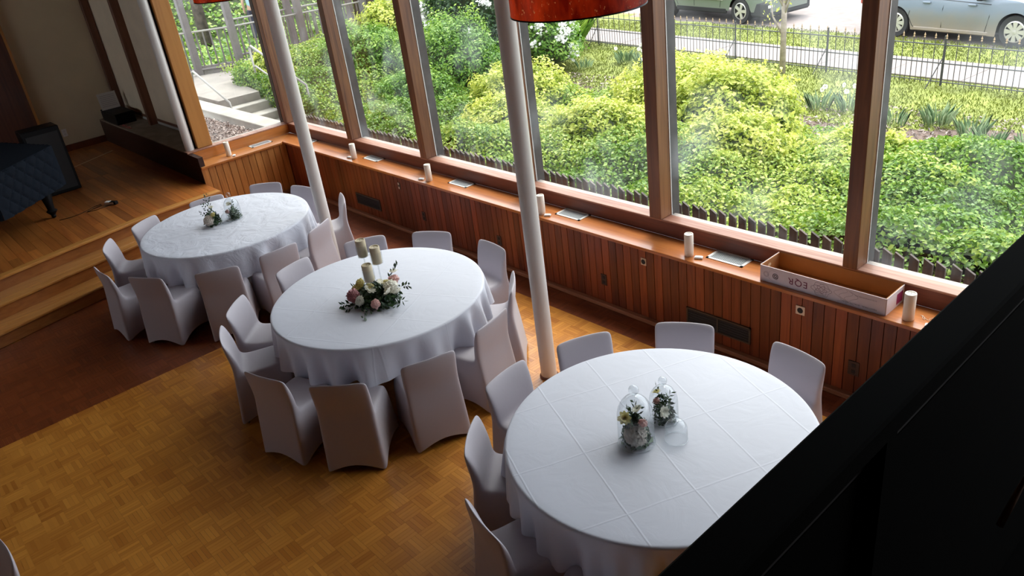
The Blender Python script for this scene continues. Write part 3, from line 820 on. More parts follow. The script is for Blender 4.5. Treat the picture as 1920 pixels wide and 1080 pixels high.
# ------------------------------------------------------------------ chairs
def make_cover():
    U = [-1, -.78, 0, .78, 1]
    bm = bmesh.new()
    def row(hw, y, z, curve=0.0, zc=0.0, arch=0.0, cut=0.0):
        r = []
        for u in U:
            zz = z - zc * (abs(u) > .9) + arch * (1 - abs(u) ** 1.5)
            r.append(bm.verts.new((hw * u * (1 - cut * (abs(u) > .9)), y + curve * (u * u), zz)))
        return r
    R = [row(.232, -.285, 0.0, 0.0, arch=.085), row(.226, -.262, .22), row(.218, -.238, .42), row(.216, -.236, .51, .012),
         row(.217, -.252, .60, .022), row(.218, -.272, .715, .028, .006)]
    T = row(.208, -.268, .782, .024, .014)
    F = [row(.206, -.168, .450), row(.204, -.182, .53, .014), row(.207, -.206, .62, .024), row(.210, -.236, .715, .028, .006)]
    Sx = [F[0], row(.206, -.05, .447), row(.205, .08, .450), row(.200, .175, .452), row(.198, .205, .432)]
    fac = []
    def q(a, b, c, d, mi):
        f = bm.faces.new([v for v in (a, b, c, d) if v is not None]); f.material_index = mi; f.smooth = True
    for j in range(5):
        mi = 2 if j < 2 else 0
        for i in range(4): q(R[j][i], R[j][i + 1], R[j + 1][i + 1], R[j + 1][i], mi)
    for i in range(4): q(R[5][i], R[5][i + 1], T[i + 1], T[i], 0)
    for i in range(4): q(T[i], T[i + 1], F[3][i + 1], F[3][i], 0)
    for j in range(3):
        for i in range(4): q(F[j + 1][i], F[j + 1][i + 1], F[j][i + 1], F[j][i], 0)
    for j in range(4):
        for i in range(4): q(Sx[j][i], Sx[j][i + 1], Sx[j + 1][i + 1], Sx[j + 1][i], 1)
    for s in (0, 4):
        def qq(a, b, c, d, mi):
            if s == 0: q(a, b, c, d, mi)
            else: q(d, c, b, a, mi) if d is not None else q(c, b, a, None, mi)
        qq(R[2][s], R[3][s], F[1][s], F[0][s], 0)
        qq(R[3][s], R[4][s], F[2][s], F[1][s], 0)
        qq(R[4][s], R[5][s], F[3][s], F[2][s], 0)
        qq(R[5][s], T[s], F[3][s], None, 0)
    # skirt sides and front
    hw0, hw1 = .232, .222
    def col(x, y1, y0, zf):
        return bm.verts.new((x * 1.0, y1, .22)), bm.verts.new((x * 1.03, y0, zf))
    left = [(R[1][0], R[0][0])]; right = [(R[1][4], R[0][4])]
    tops_l = [R[2][0], F[0][0], Sx[1][0], Sx[2][0], Sx[3][0], Sx[4][0]]
    tops_r = [R[2][4], F[0][4], Sx[1][4], Sx[2][4], Sx[3][4], Sx[4][4]]
    spec = [(-.175, -.18, .055), (-.06, -.06, .085), (.08, .08, .075), (.18, .20, .03), (.215, .245, 0.0)]
    for (y1, y0, zf) in spec:
        left.append(col(-.214, y1, y0, zf)); right.append(col(.214, y1, y0, zf))
    for k in range(5):
        q(tops_l[k + 1], left[k + 1][0], left[k][0], tops_l[k], 2)
        q(left[k + 1][0], left[k + 1][1], left[k][1], left[k][0], 2)
        q(tops_r[k], right[k][0], right[k + 1][0], tops_r[k + 1], 2)
        q(right[k][0], right[k][1], right[k + 1][1], right[k + 1][0], 2)
    fr = [left[5]] + [(bm.verts.new((.205 * u, .215, .22)), bm.verts.new((.215 * u, .245, .085 - .05 * abs(u)))) for u in U[1:4]] + [right[5]]
    for i in range(4):
        q(Sx[4][i], Sx[4][i + 1], fr[i + 1][0], fr[i][0], 2)
        q(fr[i][0], fr[i + 1][0], fr[i + 1][1], fr[i][1], 2)
    bmesh.ops.recalc_face_normals(bm, faces=bm.faces)
    me = bpy.data.meshes.new('cover_cage'); bm.to_mesh(me); bm.free()
    for _ in range(3): me.materials.append(M['cover'])
    o = bpy.data.objects.new('cover_cage', me); C.objects.link(o)
    s = o.modifiers.new('s', 'SUBSURF'); s.levels = 2; s.render_levels = 2
    dg = bpy.context.evaluated_depsgraph_get(); dg.update()
    ev = o.evaluated_get(dg); m2 = bpy.data.meshes.new_from_object(ev)
    bpy.data.objects.remove(o)
    V = [v.co.copy() for v in m2.vertices]; NN = [v.normal.copy() for v in m2.vertices]
    out = []
    for mi, nm in ((0, 'backrest'), (1, 'seat'), (2, 'skirt')):
        idx = {}; vs = []; ns = []; fs = []
        for p in m2.polygons:
            if p.material_index != mi: continue
            f = []
            for v in p.vertices:
                if v not in idx:
                    idx[v] = len(vs); vs.append(V[v]); ns.append(NN[v])
                f.append(idx[v])
            fs.append(f)
        me = bpy.data.meshes.new(nm); me.from_pydata(vs, [], fs); me.materials.append(M['cover'])
        me.polygons.foreach_set('use_smooth', [True] * len(fs)); me.update()
        me.normals_split_custom_set_from_vertices([tuple(n) for n in ns])
        out.append(me)
    return out
CV = make_cover()
LEG = MB().tube([(0, 0, 0), (0, 0, 0.10)], 0.010, 8).mesh('leg', M['steel'], True)
def make_chair():
    t = empty('covered_chair')
    for me in CV: objm(me.name, me, None, t)
    for sx, sy in ((-.195, -.235), (.195, -.235), (-.185, .20), (.185, .20)):
        objm('leg', LEG, None, t, (sx, sy, 0))
    return t
chair0 = make_chair(); used = [False]
def chair(ti, az, r, label, grp, tw=0):
    t = chair0 if not used[0] else dup(chair0)
    used[0] = True
    a = math.radians(az)
    c = TC[ti]
    px, py = c[0] + r * math.cos(a), c[1] + r * math.sin(a)      # top centre of the back
    b = a + math.radians(tw)
    t.location = (px - 0.255 * math.cos(b), py - 0.255 * math.sin(b), 0)
    t.rotation_euler = (0, 0, b + PI / 2)
    tag(t, label, 'chair', grp)
G0, G1, G2 = 'covered chairs around the table by the stage', 'covered chairs around the middle table', 'covered chairs around the nearest table'
for az, r, tw, lb in [
    (-151, 1.20, 0, 'pale covered chair at the stage-side table, seen over the left rim beside the stage steps'),
    (-122, 1.31, 4, 'pale covered chair with its seat in view, left end of the stage-side table'),
    (-88, 1.40, 0, 'covered chair turned side-on, leftmost of all and closest to the stage steps'),
    (-60, 1.34, 0, 'shaded covered chair over the dark floor, front left of the stage-side table'),
    (-28, 1.33, 0, 'covered chair showing its brownish back between the stage-side table and the middle table'),
    (0, 1.27, 0, 'pinkish covered chair back on the right front of the stage-side table'),
    (29, 1.22, 0, 'tall-looking pinkish covered chair back just in front of the far cream column'),
    (66, 1.32, 0, 'covered chair partly hidden behind the far cream column, window side'),
    (104, 1.16, 0, 'covered chair behind the stage-side table just left of the far cream column'),
    (134, 1.27, 0, 'covered chair at the back of the stage-side table in front of the short panelled wall'),
    (169, 1.12, 0, 'covered chair behind the stage-side table against the stage edge')]:
    chair(0, az, r, lb, G0, tw)
for az, r, tw, lb in [
    (-172, 1.27, 6, 'covered chair behind the left rim of the middle table, facing the candles'),
    (-136, 1.31, 0, 'pale covered chair left of the middle table with seat and back in view'),
    (-112, 1.32, 0, 'covered chair left of the middle table, second down its left row'),
    (-73, 1.35, 0, 'covered chair side-on at the lower left of the middle table, skirt to the parquet'),
    (-46, 1.38, 0, 'covered chair with its full back to the viewer, bottom of the middle table'),
    (-17, 1.28, 0, 'covered chair with its full back angled right, lower right of the middle table'),
    (14, 1.21, 0, 'pinkish covered chair on the right of the middle table with its seat in view'),
    (46, 1.17, 0, 'covered chair seen edge-on left of the second cream column, lit skirt'),
    (86, 1.24, 0, 'upright covered chair at the upper right rim of the middle table with gathered creases'),
    (122, 1.28, 0, 'covered chair behind the middle table in front of the wood panelling, square to the view'),
    (153, 1.30, 0, 'covered chair directly behind the candles of the middle table')]:
    chair(1, az, r, lb, G1, tw)
for az, r, tw, lb in [
    (-173, 1.23, 0, 'covered chair at the upper left of the nearest table, next to the middle table chairs'),
    (-140, 1.15, 0, 'covered chair with seat in view on the left of the nearest table'),
    (-103, 1.20, 0, 'covered chair with seat in view at the lower left of the nearest table'),
    (-72, 1.27, 0, 'covered chair at the bottom edge of the picture, only its top visible'),
    (81, 1.25, 0, 'pale covered chair behind the right of the nearest table, beside the balcony rail'),
    (120, 1.26, 0, 'covered chair behind the nearest table in front of the double vent'),
    (155, 1.21, 0, 'covered chair behind the nearest table beside the second cream column')]:
    chair(2, az, r, lb, G2, tw)
t = dup(chair0)
t.location = (-4.60, -0.46, 0); t.rotation_euler = (0, 0, math.radians(185))
tag(t, 'covered chair cut off by the lower left corner of the picture', 'chair')

# ------------------------------------------------------------------ flowers
def petal_verts(L_, Wd, cup):
    g = []
    for j in range(5):
        t = j / 4
        w = Wd * math.sin(PI * (0.12 + 0.80 * t)) ** 0.8
        for i in range(3):
            u = i - 1
            g.append((u * w, L_ * t, cup * (t * t) + 0.25 * w * u * u))
    f = [(j * 3 + i, j * 3 + i + 1, (j + 1) * 3 + i + 1, (j + 1) * 3 + i) for j in range(4) for i in range(2)]
    return g, f
def blossom_mesh(name, m, R, layers, seed, ruffle=0.15):
    rs = random.Random(seed)
    mb = MB()
    for li, (cnt, elev, ln, wd, cup) in enumerate(layers):
        for k in range(cnt):
            a = 2 * PI * (k + rs.random() * .6) / cnt + li * .7
            g, f = petal_verts(R * ln, R * wd, R * cup)
            e = math.radians(elev + rs.uniform(-10, 10))
            rot = Matrix.Rotation(a, 3, 'Z') @ Matrix.Rotation(e, 3, 'X')
            vs = [rot @ Vector((x, y, z + rs.uniform(-ruffle, ruffle) * R * .3)) for x, y, z in g]
            mb.add(vs, f)
    return mb.mesh(name, m, True)
def globe_mesh(name, m, R, seed, n=100):
    r2 = np.random.default_rng(seed)
    k = np.arange(n) + .5
    ph = np.arccos(1 - 1.8 * k / n); th = k * 2.39996 + r2.normal(size=n) * .25
    Cn = np.stack([np.sin(ph) * np.cos(th), np.sin(ph) * np.sin(th), np.cos(ph)], 1)
    hgt = r2.uniform(-.07, .07, n)
    nu, nv = 56, 36
    vs = []
    for j in range(nv + 1):
        p_ = PI * (.002 + .996 * j / nv)
        for i in range(nu):
            t_ = 2 * PI * i / nu
            d = np.array([math.sin(p_) * math.cos(t_), math.sin(p_) * math.sin(t_), math.cos(p_)])
            q = np.sort(np.arccos(np.clip(Cn @ d, -1, 1)))
            c = int(np.argmax(Cn @ d))
            edge = 1 - min(1.0, (q[1] - q[0]) / (2.2 / math.sqrt(n)))
            down = float((d - Cn[c])[2])
            r = R * (.80 + .15 * edge ** 2.5 + hgt[c] - .7 * down)
            vs.append(tuple(d * r * np.array([1, 1, .85])))
    fs = [(j * nu + i, j * nu + (i + 1) % nu, (j + 1) * nu + (i + 1) % nu, (j + 1) * nu + i) for j in range(nv) for i in range(nu)]
    mb = MB(); mb.add(vs, [tuple(reversed(f)) for f in fs])
    return mb.mesh(name, m, True)
OPEN = [(9, 14, 1.0, .30, .12), (8, 26, .85, .26, .2), (5, 65, .3, .12, .1)]
BL = {
 'peony_c': globe_mesh('blossom', M['petal_c'], 0.056, 1), 'peony_w': globe_mesh('blossom', M['petal_w'], 0.043, 2, 48),
 'peony_p': globe_mesh('blossom', M['petal_p'], 0.045, 3), 'rose_p': globe_mesh('blossom', M['petal_lp'], 0.027, 4, 30),
 'rose_y': globe_mesh('blossom', M['petal_y'], 0.027, 5, 30), 'open_w': blossom_mesh('blossom', M['petal_w'], 0.045, OPEN, 6),
 'open_y': blossom_mesh('blossom', M['petal_y'], 0.045, OPEN, 7)}
def put_blossom(kind, loc, s, parent, tilt=(0, 0)):
    o = objm('blossom', BL[kind], None, parent, loc)
    o.scale = (s, s, s); o.rotation_euler = (tilt[0], tilt[1], random.random() * 6)
    return o
def leaves_np(P, Nn, size, narrow=0.5, fold=0.15, T=None, rg=rng):
    n = len(P)
    Nn = Nn / np.linalg.norm(Nn, axis=1, keepdims=True)
    if T is None:
        T = rg.normal(size=(n, 3))
    T = T - Nn * (T * Nn).sum(1, keepdims=True)
    T /= np.linalg.norm(T, axis=1, keepdims=True) + 1e-9
    Bt = np.cross(Nn, T)
    s = size[:, None]
    v = np.empty((n, 4, 3))
    v[:, 0] = P - T * s * .5
    v[:, 1] = P + Bt * s * narrow * .5 + Nn * s * fold
    v[:, 2] = P + T * s * .5
    v[:, 3] = P - Bt * s * narrow * .5 + Nn * s * fold
    return v.reshape(-1, 3)
def leaf_mesh(name, V, m, rnd):
    n = len(V) // 4
    base = np.arange(n)[:, None] * 4
    F = np.concatenate([base + np.array([0, 1, 2]), base + np.array([0, 2, 3])], 1).reshape(-1)
    me = bpy.data.meshes.new(name)
    me.vertices.add(len(V)); me.vertices.foreach_set('co', V.astype(np.float32).reshape(-1))
    me.loops.add(len(F)); me.loops.foreach_set('vertex_index', F.astype(np.int32))
    me.polygons.add(n * 2); me.polygons.foreach_set('loop_start', np.arange(n * 2, dtype=np.int32) * 3)
    at = me.attributes.new('rnd', 'FLOAT', 'FACE')
    at.data.foreach_set('value', np.repeat(np.clip(rnd, 0, 1), 2).astype(np.float32))
    me.materials.append(m)
    me.update(calc_edges=True)
    return me
def sprig(parent, base, tip, n, size, m, name='sprig'):
    b, t = Vector(base), Vector(tip)
    P = []; Nn = []; T = []
    d = t - b
    for k in range(n):
        q = b + d * (0.25 + 0.75 * k / max(1, n - 1))
        side = Vector((rng.normal(), rng.normal(), rng.normal())).normalized()
        side = (side - d.normalized() * side.dot(d.normalized())).normalized()
        tt = (side + d.normalized() * 0.8).normalized()
        P.append(q + tt * size * .5); T.append(tt); Nn.append(tt.cross(d).normalized() + Vector((0, 0, .01)))
    V = leaves_np(np.array(P), np.array(Nn), np.full(n, size), .38, .05, np.array(T))
    o = objm(name, leaf_mesh(name, V, m, rng.random(n)), None, parent)
    return o
M['sprig'] = leafmat('dark bouquet leaf', (0.006, 0.022, 0.010), (0.018, 0.05, 0.02), (0.06, 0.11, 0.04), trans=0.1)
M['sprig_g'] = leafmat('soft grey green leaf', (0.03, 0.07, 0.04), (0.08, 0.14, 0.08), (0.18, 0.25, 0.14), trans=0.15)
def foliage(parent, rx, ry, h, n, size, m, name='foliage', low=0.0):
    u = rng.normal(size=(n, 3)); u /= np.linalg.norm(u, axis=1, keepdims=True); u[:, 2] = np.abs(u[:, 2])
    rad = rng.random(n) ** .4
    P = u * rad[:, None] * np.array([rx, ry, h]); P[:, 2] += low
    Nn = u + rng.normal(size=(n, 3)) * .7
    V = leaves_np(P, Nn, size * (0.6 + .8 * rng.random(n)), .45, .08)
    V[:, 2] = np.maximum(V[:, 2], 0.002)
    return tag(objm(name, leaf_mesh(name, V, m, rng.random(n)), None, parent), kind='stuff')
# middle table arrangement
a = empty('flower_arrangement', (-5.32, 2.80, 0.761), 0, 'low mound of white, yellow and pink flowers with dark leaves around three candles', 'flowers')
foliage(a, .22, .19, .15, 900, .05, M['sprig'])
foliage(a, .24, .20, .12, 250, .06, M['leaf_dark'], 'broad_leaves')
spots = [('peony_p', (-.09, -.165, .085), 1.05, (1.0, -.3)), ('peony_w', (.015, -.175, .075), .8, (1.1, .1)), ('open_w', (.055, -.09, .145), 1.0, (.5, .3)),
         ('rose_p', (.17, -.12, .07), 1.1, (.9, .6)), ('peony_w', (.15, .06, .15), 1.1, (.2, .4)), ('open_w', (.08, .02, .17), .9, (.2, .1)),
         ('rose_p', (.10, .13, .17), 1.3, (-.1, .3)), ('open_w', (.05, .17, .2), .8, (-.2, .2)), ('rose_y', (-.13, -.06, .15), 1.1, (.5, -.6)),
         ('rose_y', (-.14, -.10, .11), 1.0, (.8, -.6)), ('open_y', (-.10, .02, .17), .8, (.1, -.4)), ('rose_p', (-.17, -.1, .08), 1.0, (.6, -.9)),
         ('open_w', (.20, .01, .13), .9, (.2, .8)), ('rose_y', (.02, -.06, .16), 1.0, (.4, 0)), ('open_w', (.21, .09, .10), .8, (0, .9)), ('rose_y', (.1, .06, .17), .9, (0, 0))]
for k, p, s, tl in spots: put_blossom(k, p, s * 1.3, a, tl)
for b_, t_ in [((.1, 0, .06), (.34, -.03, .05)), ((.1, .05, .06), (.32, .05, .07)), ((0, -.1, .04), (-.05, -.29, .02)), ((.1, -.1, .03), (.2, -.27, .02)),
               ((0, .1, .1), (.08, .2, .26)), ((-.1, 0, .08), (-.28, -.05, .06)), ((-.1, 0, .1), (-.2, .06, .2)), ((.1, .1, .1), (.25, .17, .14)), ((-.05, -.1, .03), (-.15, -.26, .02))]:
    sprig(a, b_, t_, 14, .05, M['sprig'])
def cand(name, x, y, z, r, h, m, label, grp, parentless=True):
    t = empty(name, (x, y, z), 0, label, 'candle', grp)
    MB().lathe([(0.0001, 0), (r * .96, 0), (r, 0.003), (r, h - 0.004), (r * .95, h), (r * .80, h), (r * .76, h - 0.006), (0.0001, h - 0.008)], 28).build('wax', m, t, smooth=True, auto=True)
    MB().tube([(0, 0, h - .01), (0.001, 0, h + .006)], 0.0012, 5).build('wick', M['wick'], t)
    return t
for (x, y, z, lb) in [(-5.40, 2.80, 1.15, 'tallest cream pillar candle on a glass stem, left of the flower mound'), (-5.30, 2.86, 1.09, 'middle-height cream pillar candle on a glass stem, right rear of the three'),
                      (-5.27, 2.74, 0.985, 'lowest cream pillar candle on a glass stem, nearest of the three')]:
    cand('pillar_candle', x, y, z, .042, .145, M['wax_d'], lb, 'candles of the middle table')
    t = empty('glass_candle_holder', (x, y, .761), 0, lb.replace('cream pillar candle on a', 'clear').replace('glass stem', 'glass stem candle holder'), 'candle holder', 'glass stem candle holders')
    h = z - .761
    MB().lathe([(.045, 0), (.045, .004), (.008, .012), (.006, h * .5), (.006, h - .02), (.03, h - .004)], 20).build('stem', M['glass'], t, smooth=True)
    MB().lathe([(.03, h - .004), (.048, h - .002), (.05, h + .03), (.05, h + .10)], 24).build('cup', M['glass'], t, smooth=True)
# cloches
def cloche(x, y, r, h, label, kn=0.026):
    t = empty('glass_cloche', (x, y, .7615), 0, label, 'cloche', 'clear glass cloches')
    prof = [(r * 1.03, 0), (r * 1.0, .006), (r, h * .55)]
    for k in range(1, 9):
        a = k / 8 * PI / 2
        prof.append((max(r * math.cos(a), .008), h * .55 + (h * .45) * math.sin(a)))
    MB().lathe(prof, 36).build('dome', M['glass'], t, smooth=True)
    pr = [(.007, h - .002), (.008, h + .006)] + [(max(.0005, kn * math.sin(a)), h + .006 + kn - kn * math.cos(a)) for a in [PI * k / 10 for k in range(2, 11)]]
    MB().lathe(pr, 20).build('knob', M['glass'], t, smooth=True)
    MB().tube([(r * 1.02 * math.cos(2 * PI * k / 36), r * 1.02 * math.sin(2 * PI * k / 36), .003) for k in range(37)], .0022, 6, cap=False).build('rim', M['glass'], t, smooth=True)
cloche(-2.46, 2.72, .105, .33, 'tall glass cloche over a big blush peony on the nearest table', .03)
t = empty('flower_bouquet', (-2.46, 2.72, .762), 0, 'bouquet with a big blush peony and yellow bloom inside the tall glass cloche', 'flowers')
foliage(t, .085, .085, .20, 420, .04, M['sprig']); foliage(t, .085, .085, .14, 120, .05, M['sprig_g'], 'grey_leaves')
put_blossom('peony_c', (.025, -.03, .08), 1.28, t, (1.0, .35)); put_blossom('open_y', (-.035, -.055, .185), .95, t, (.8, -.2))
put_blossom('rose_p', (.055, .0, .165), 1.0, t, (.4, .6)); put_blossom('open_w', (.02, .0, .235), .8, t, (.3, .1))
for b_, t_ in [((0, 0, .13), (-.04, -.02, .22)), ((0, 0, .13), (-.02, .02, .26)), ((0, 0, .13), (-.045, .02, .20)), ((0, 0, .13), (.02, .02, .25))]: sprig(t, b_, t_, 9, .04, M['sprig'])
cloche(-2.47, 2.985, .085, .245, 'medium glass cloche over white flowers behind the tall cloche', .027)
t = empty('flower_bouquet', (-2.47, 2.985, .762), 0, 'bouquet with cream bloom inside the medium cloche on the nearest table', 'flowers')
foliage(t, .07, .07, .18, 380, .032, M['sprig'])
put_blossom('open_w', (.035, -.05, .10), .95, t, (1.0, .4)); put_blossom('rose_p', (-.02, -.04, .15), .8, t, (.8, 0)); put_blossom('open_y', (-.03, -.02, .19), .7, t, (.4, -.3))
sprig(t, (0, 0, .1), (-.05, .0, .22), 10, .035, M['sprig']); sprig(t, (0, 0, .1), (.05, .01, .21), 10, .035, M['sprig'])
cloche(-2.30, 2.88, .065, .14, 'small empty glass cloche beside the two larger ones', .015)
# stage-side table
cloche(-8.45, 2.93, .085, .25, 'glass cloche with greenery on the table nearest the stage', .026)
t = empty('flower_bouquet', (-8.45, 2.93, .762), 0, 'bouquet of green leaves and a pink rose inside the cloche on the stage-side table', 'flowers')
foliage(t, .075, .075, .15, 380, .035, M['sprig_g']); put_blossom('rose_p', (.0, -.065, .10), .9, t, (1.2, .1)); put_blossom('open_w', (-.01, -.02, .17), .8, t, (.4, .1))
sprig(t, (0, 0, .1), (.04, 0, .21), 10, .035, M['sprig'])
cloche(-8.41, 2.82, .055, .11, 'small empty glass cloche on the stage-side table', .013)
t = empty('flower_bouquet', (-8.50, 2.70, .762), 0, 'uncovered bouquet with blush peony and dark sprigs on the stage-side table', 'flowers')
foliage(t, .09, .09, .16, 300, .04, M['sprig'])
put_blossom('peony_c', (.03, -.05, .07), 1.1, t, (.9, .2)); put_blossom('rose_y', (.06, .0, .13), 1.0, t, (.4, .4)); put_blossom('open_w', (.0, .02, .19), .7, t, (.2, .1))
for b_, t_ in [((0, 0, .08), (-.12, -.02, .22)), ((0, 0, .08), (-.05, .0, .33)), ((0, 0, .08), (.0, .03, .34)), ((0, 0, .08), (-.15, -.06, .12)), ((0, 0, .06), (.14, .02, .15)), ((0, 0, .06), (-.12, .05, .28)), ((.05, 0, .04), (.16, -.02, .04))]:
    sprig(t, b_, t_, 14, .035, M['sprig'])

# ------------------------------------------------------------------ things on the ledge
for x, y, lb, side, bl in [(-11.06, 4.02, 'ivory pillar candle on the short left ledge near the stage', (.10, .03), 'on the short left ledge'),
                 (-9.07, 4.90, 'ivory pillar candle on the long ledge, first to the right of the far column', (-.09, -.02), 'nearest the far column on the long ledge'),
                 (-7.385, 4.885, 'ivory pillar candle on the ledge, second to the right of the far column', (-.12, -.03), 'midway between the two columns'),
                 (-5.476, 4.875, 'ivory pillar candle half hidden behind the second cream column', (.09, -.01), 'beside the second cream column'),
                 (-3.702, 4.89, 'ivory pillar candle on the ledge between the second column and the flower box', (.10, -.005), 'left of the flower box'),
                 (-1.885, 4.885, 'ivory pillar candle to the right of the flower box by the balcony rail', (.155, -.02), 'by the balcony rail')]:
    cand('pillar_candle', x, y, L, .038, .20, M['wax'], lb, 'ivory candles along the ledges')
    p = empty('battery_pack', (x + side[0], y + side[1], L), random.uniform(-.5, .8), 'small white battery pack beside the candle ' + bl, 'battery pack', 'white battery packs beside the candles')
    box('case', (-.034, -.020, 0), (.034, .020, .016), M['white_plastic'], p, bevel=.003)
    box('lid', (-.028, -.016, .016), (.028, .016, .0185), M['vent_frame'], p)
    box('switch', (-.006, .0201, .004), (.006, .023, .011), M['black'], p)
# cardboard flower box
cb = empty('cardboard_box', (-2.505, 4.97, L), 0, 'long white and brown cardboard flower box standing open on the ledge', 'box')
M['card'] = plain('brown cardboard', (0.42, 0.21, 0.09), 0.85, var=0.08)
M['card_w'] = plain('white printed cardboard', (0.68, 0.61, 0.65), 0.7, var=0.04)
M['ink'] = plain('dark red ink', (0.16, 0.02, 0.06), 0.7)
M['ink_g'] = plain('grey ink', (0.33, 0.27, 0.31), 0.7)
M['ink_k'] = plain('black ink', (0.05, 0.04, 0.05), 0.7)
M['magenta'] = plain('magenta print', (0.28, 0.02, 0.10), 0.7)
hx, hy, hz = .485, .132, .133
box('bottom', (-hx, -hy, 0), (hx, hy, .005), M['card'], cb)
for nm, a_, b_, m in [('front_panel', (-hx, -hy - .004, 0), (hx, -hy, hz), M['card_w']), ('back_panel', (-hx, hy, 0), (hx, hy + .004, hz), M['card_w']),
                      ('end_panel', (-hx - .004, -hy, 0), (-hx, hy, hz), M['card_w']), ('end_panel', (hx, -hy, 0), (hx + .004, hy, hz), M['card_w'])]:
    box(nm, a_, b_, m, cb)
box('liner', (-hx, -hy, .005), (hx, -hy + .004, hz - .001), M['card'], cb)
box('liner', (-hx, hy - .004, .005), (hx, hy, hz + .002), M['card'], cb)
box('liner', (-hx, -hy, .005), (-hx + .006, hy, hz - .002), M['card'], cb)
box('liner', (hx - .012, -hy, .005), (hx - .006, hy, hz - .008), M['card'], cb)
mb = MB().lathe([(.0001, 0), (.016, 0)], 20)
mb.v = [(-hx + .0065, y * 1.4 - .02, x + .085) for x, y, z in mb.v]
mb.build('hand_hole', M['cream_panel'], cb)
box('magenta_patch', (hx + .0042, .02, .02), (hx + .005, .11, .10), M['magenta'], cb)
def text(body, size, x, z, m, parent, name='lettering', font_rot=PI, w=1.0, y=-hy - .0052):
    cu = bpy.data.curves.new(name, 'FONT'); cu.body = body; cu.size = size; cu.extrude = .0002
    cu.align_x = 'CENTER'; cu.align_y = 'CENTER'; cu.space_character = w
    o = bpy.data.objects.new(name, cu); C.objects.link(o)
    dg = bpy.context.evaluated_depsgraph_get()
    me = bpy.data.meshes.new_from_object(o.evaluated_get(dg)); bpy.data.objects.remove(o)
    me.materials.clear(); me.materials.append(m)
    o = bpy.data.objects.new(name, me); C.objects.link(o); o.parent = parent
    o.location = (x, y, z); o.rotation_euler = (PI / 2, font_rot, 0)
    return o
text('EQR', .075, -.17, .066, M['ink'], cb, w=1.2)
text('EQUATORIAL  QUALITY  ROSES', .0145, .30, .026, M['ink_k'], cb, w=1.25)
text('garden roses grown with care', .0115, .345, .094, M['ink_g'], cb, w=1.1)
def print_line(pts, r, m, name='printed_line'):
    mb = MB(); mb.tube([(x, -hy - .0045, z) for x, z in pts], r, 4)
    return mb.build(name, m, cb)
def ring(cx, cz, r, m, w=.0012, name='printed_ring'):
    return print_line([(cx + r * math.cos(2 * PI * k / 24), cz + r * math.sin(2 * PI * k / 24)) for k in range(25)], w, m, name)
ring(-.435, .066, .022, M['ink_g']); ring(-.435, .066, .015, M['ink_g'])
ring(-.357, .066, .021, M['ink_k'], .003); ring(-.357, .066, .010, M['ink_k'], .003)
ring(-.375, .066, .042, M['ink_g'], .0007)
rs = random.Random(4)
for r0, n_, am in ((.050, 6, .006), (.037, 5, .008), (.025, 5, .006), (.013, 4, .004)):
    ph = rs.random() * 6
    print_line([(.015 + (r0 + am * math.sin(n_ * t + ph)) * 1.45 * math.cos(t), .066 + (r0 + am * math.sin(n_ * t + ph)) * math.sin(t)) for t in [2 * PI * k / 40 for k in range(41)]], .0011, M['ink'] if r0 < .03 else M['ink_g'], 'printed_rose')
for k in range(4):
    x0 = .14 + .04 * k
    print_line([(x0 + .03 * math.sin(t * 1.3 + k), .012 + .11 * t / 6) for t in [q * .5 for q in range(13)]], .0007, M['ink_g'])
# fairy light wire near the last candle
def wire(pts, r, m, label, cat, name):
    return tag(MB().tube(pts, r, 5).build(name, m, smooth=True), label, cat)
M['wire_w'] = plain('pale wire', (0.75, 0.62, 0.5), 0.4)
pts = []
for k in range(60):
    t_ = k / 59
    pts.append((-1.84 + .42 * t_ + .03 * math.sin(k * .8), 4.95 + .25 * t_ * t_ + .025 * math.cos(k * 1.1), L + .006 + (.155 if t_ > .55 else .155 * max(0, (t_ - .3) / .25))))
pts = [(x, y, (L + .004 if y < 5.095 else .908)) for x, y, z in pts]
wire(pts, .0016, M['wire_w'], 'thin pale fairy-light wire looping from the ledge onto the sill by the last candle', 'wire', 'fairy_light_wire')

# ------------------------------------------------------------------ stage things
ZS = 0.511
p = empty('grand_piano', (-11.6, 1.2, ZS), 0, 'grand piano on the stage under a dark quilted cover with a turned leg', 'piano')
M['quilt'] = plain('dark navy quilt', (0.010, 0.013, 0.019), 0.9, spec=0.05)
foot = [(-11.48, 1.97), (-10.62, 1.06), (-11.3, 0.1), (-12.3, -0.6), (-13.3, 0.2), (-13.0, 1.4)]
foot = [(x + 11.6, y - 1.2) for x, y in foot]
cxy = (sum(a for a, b in foot) / 6, sum(b for a, b in foot) / 6)
MB().prism([(cxy[0] + (a - cxy[0]) * .97, cxy[1] + (b - cxy[1]) * .97) for a, b in foot], .47, .90).build('case', M['black'], p, bevel=.01)
MB().prism([(cxy[0] + (a - cxy[0]) * .98, cxy[1] + (b - cxy[1]) * .98) for a, b in foot], .90, .93).build('lid', M['black'], p, bevel=.01)
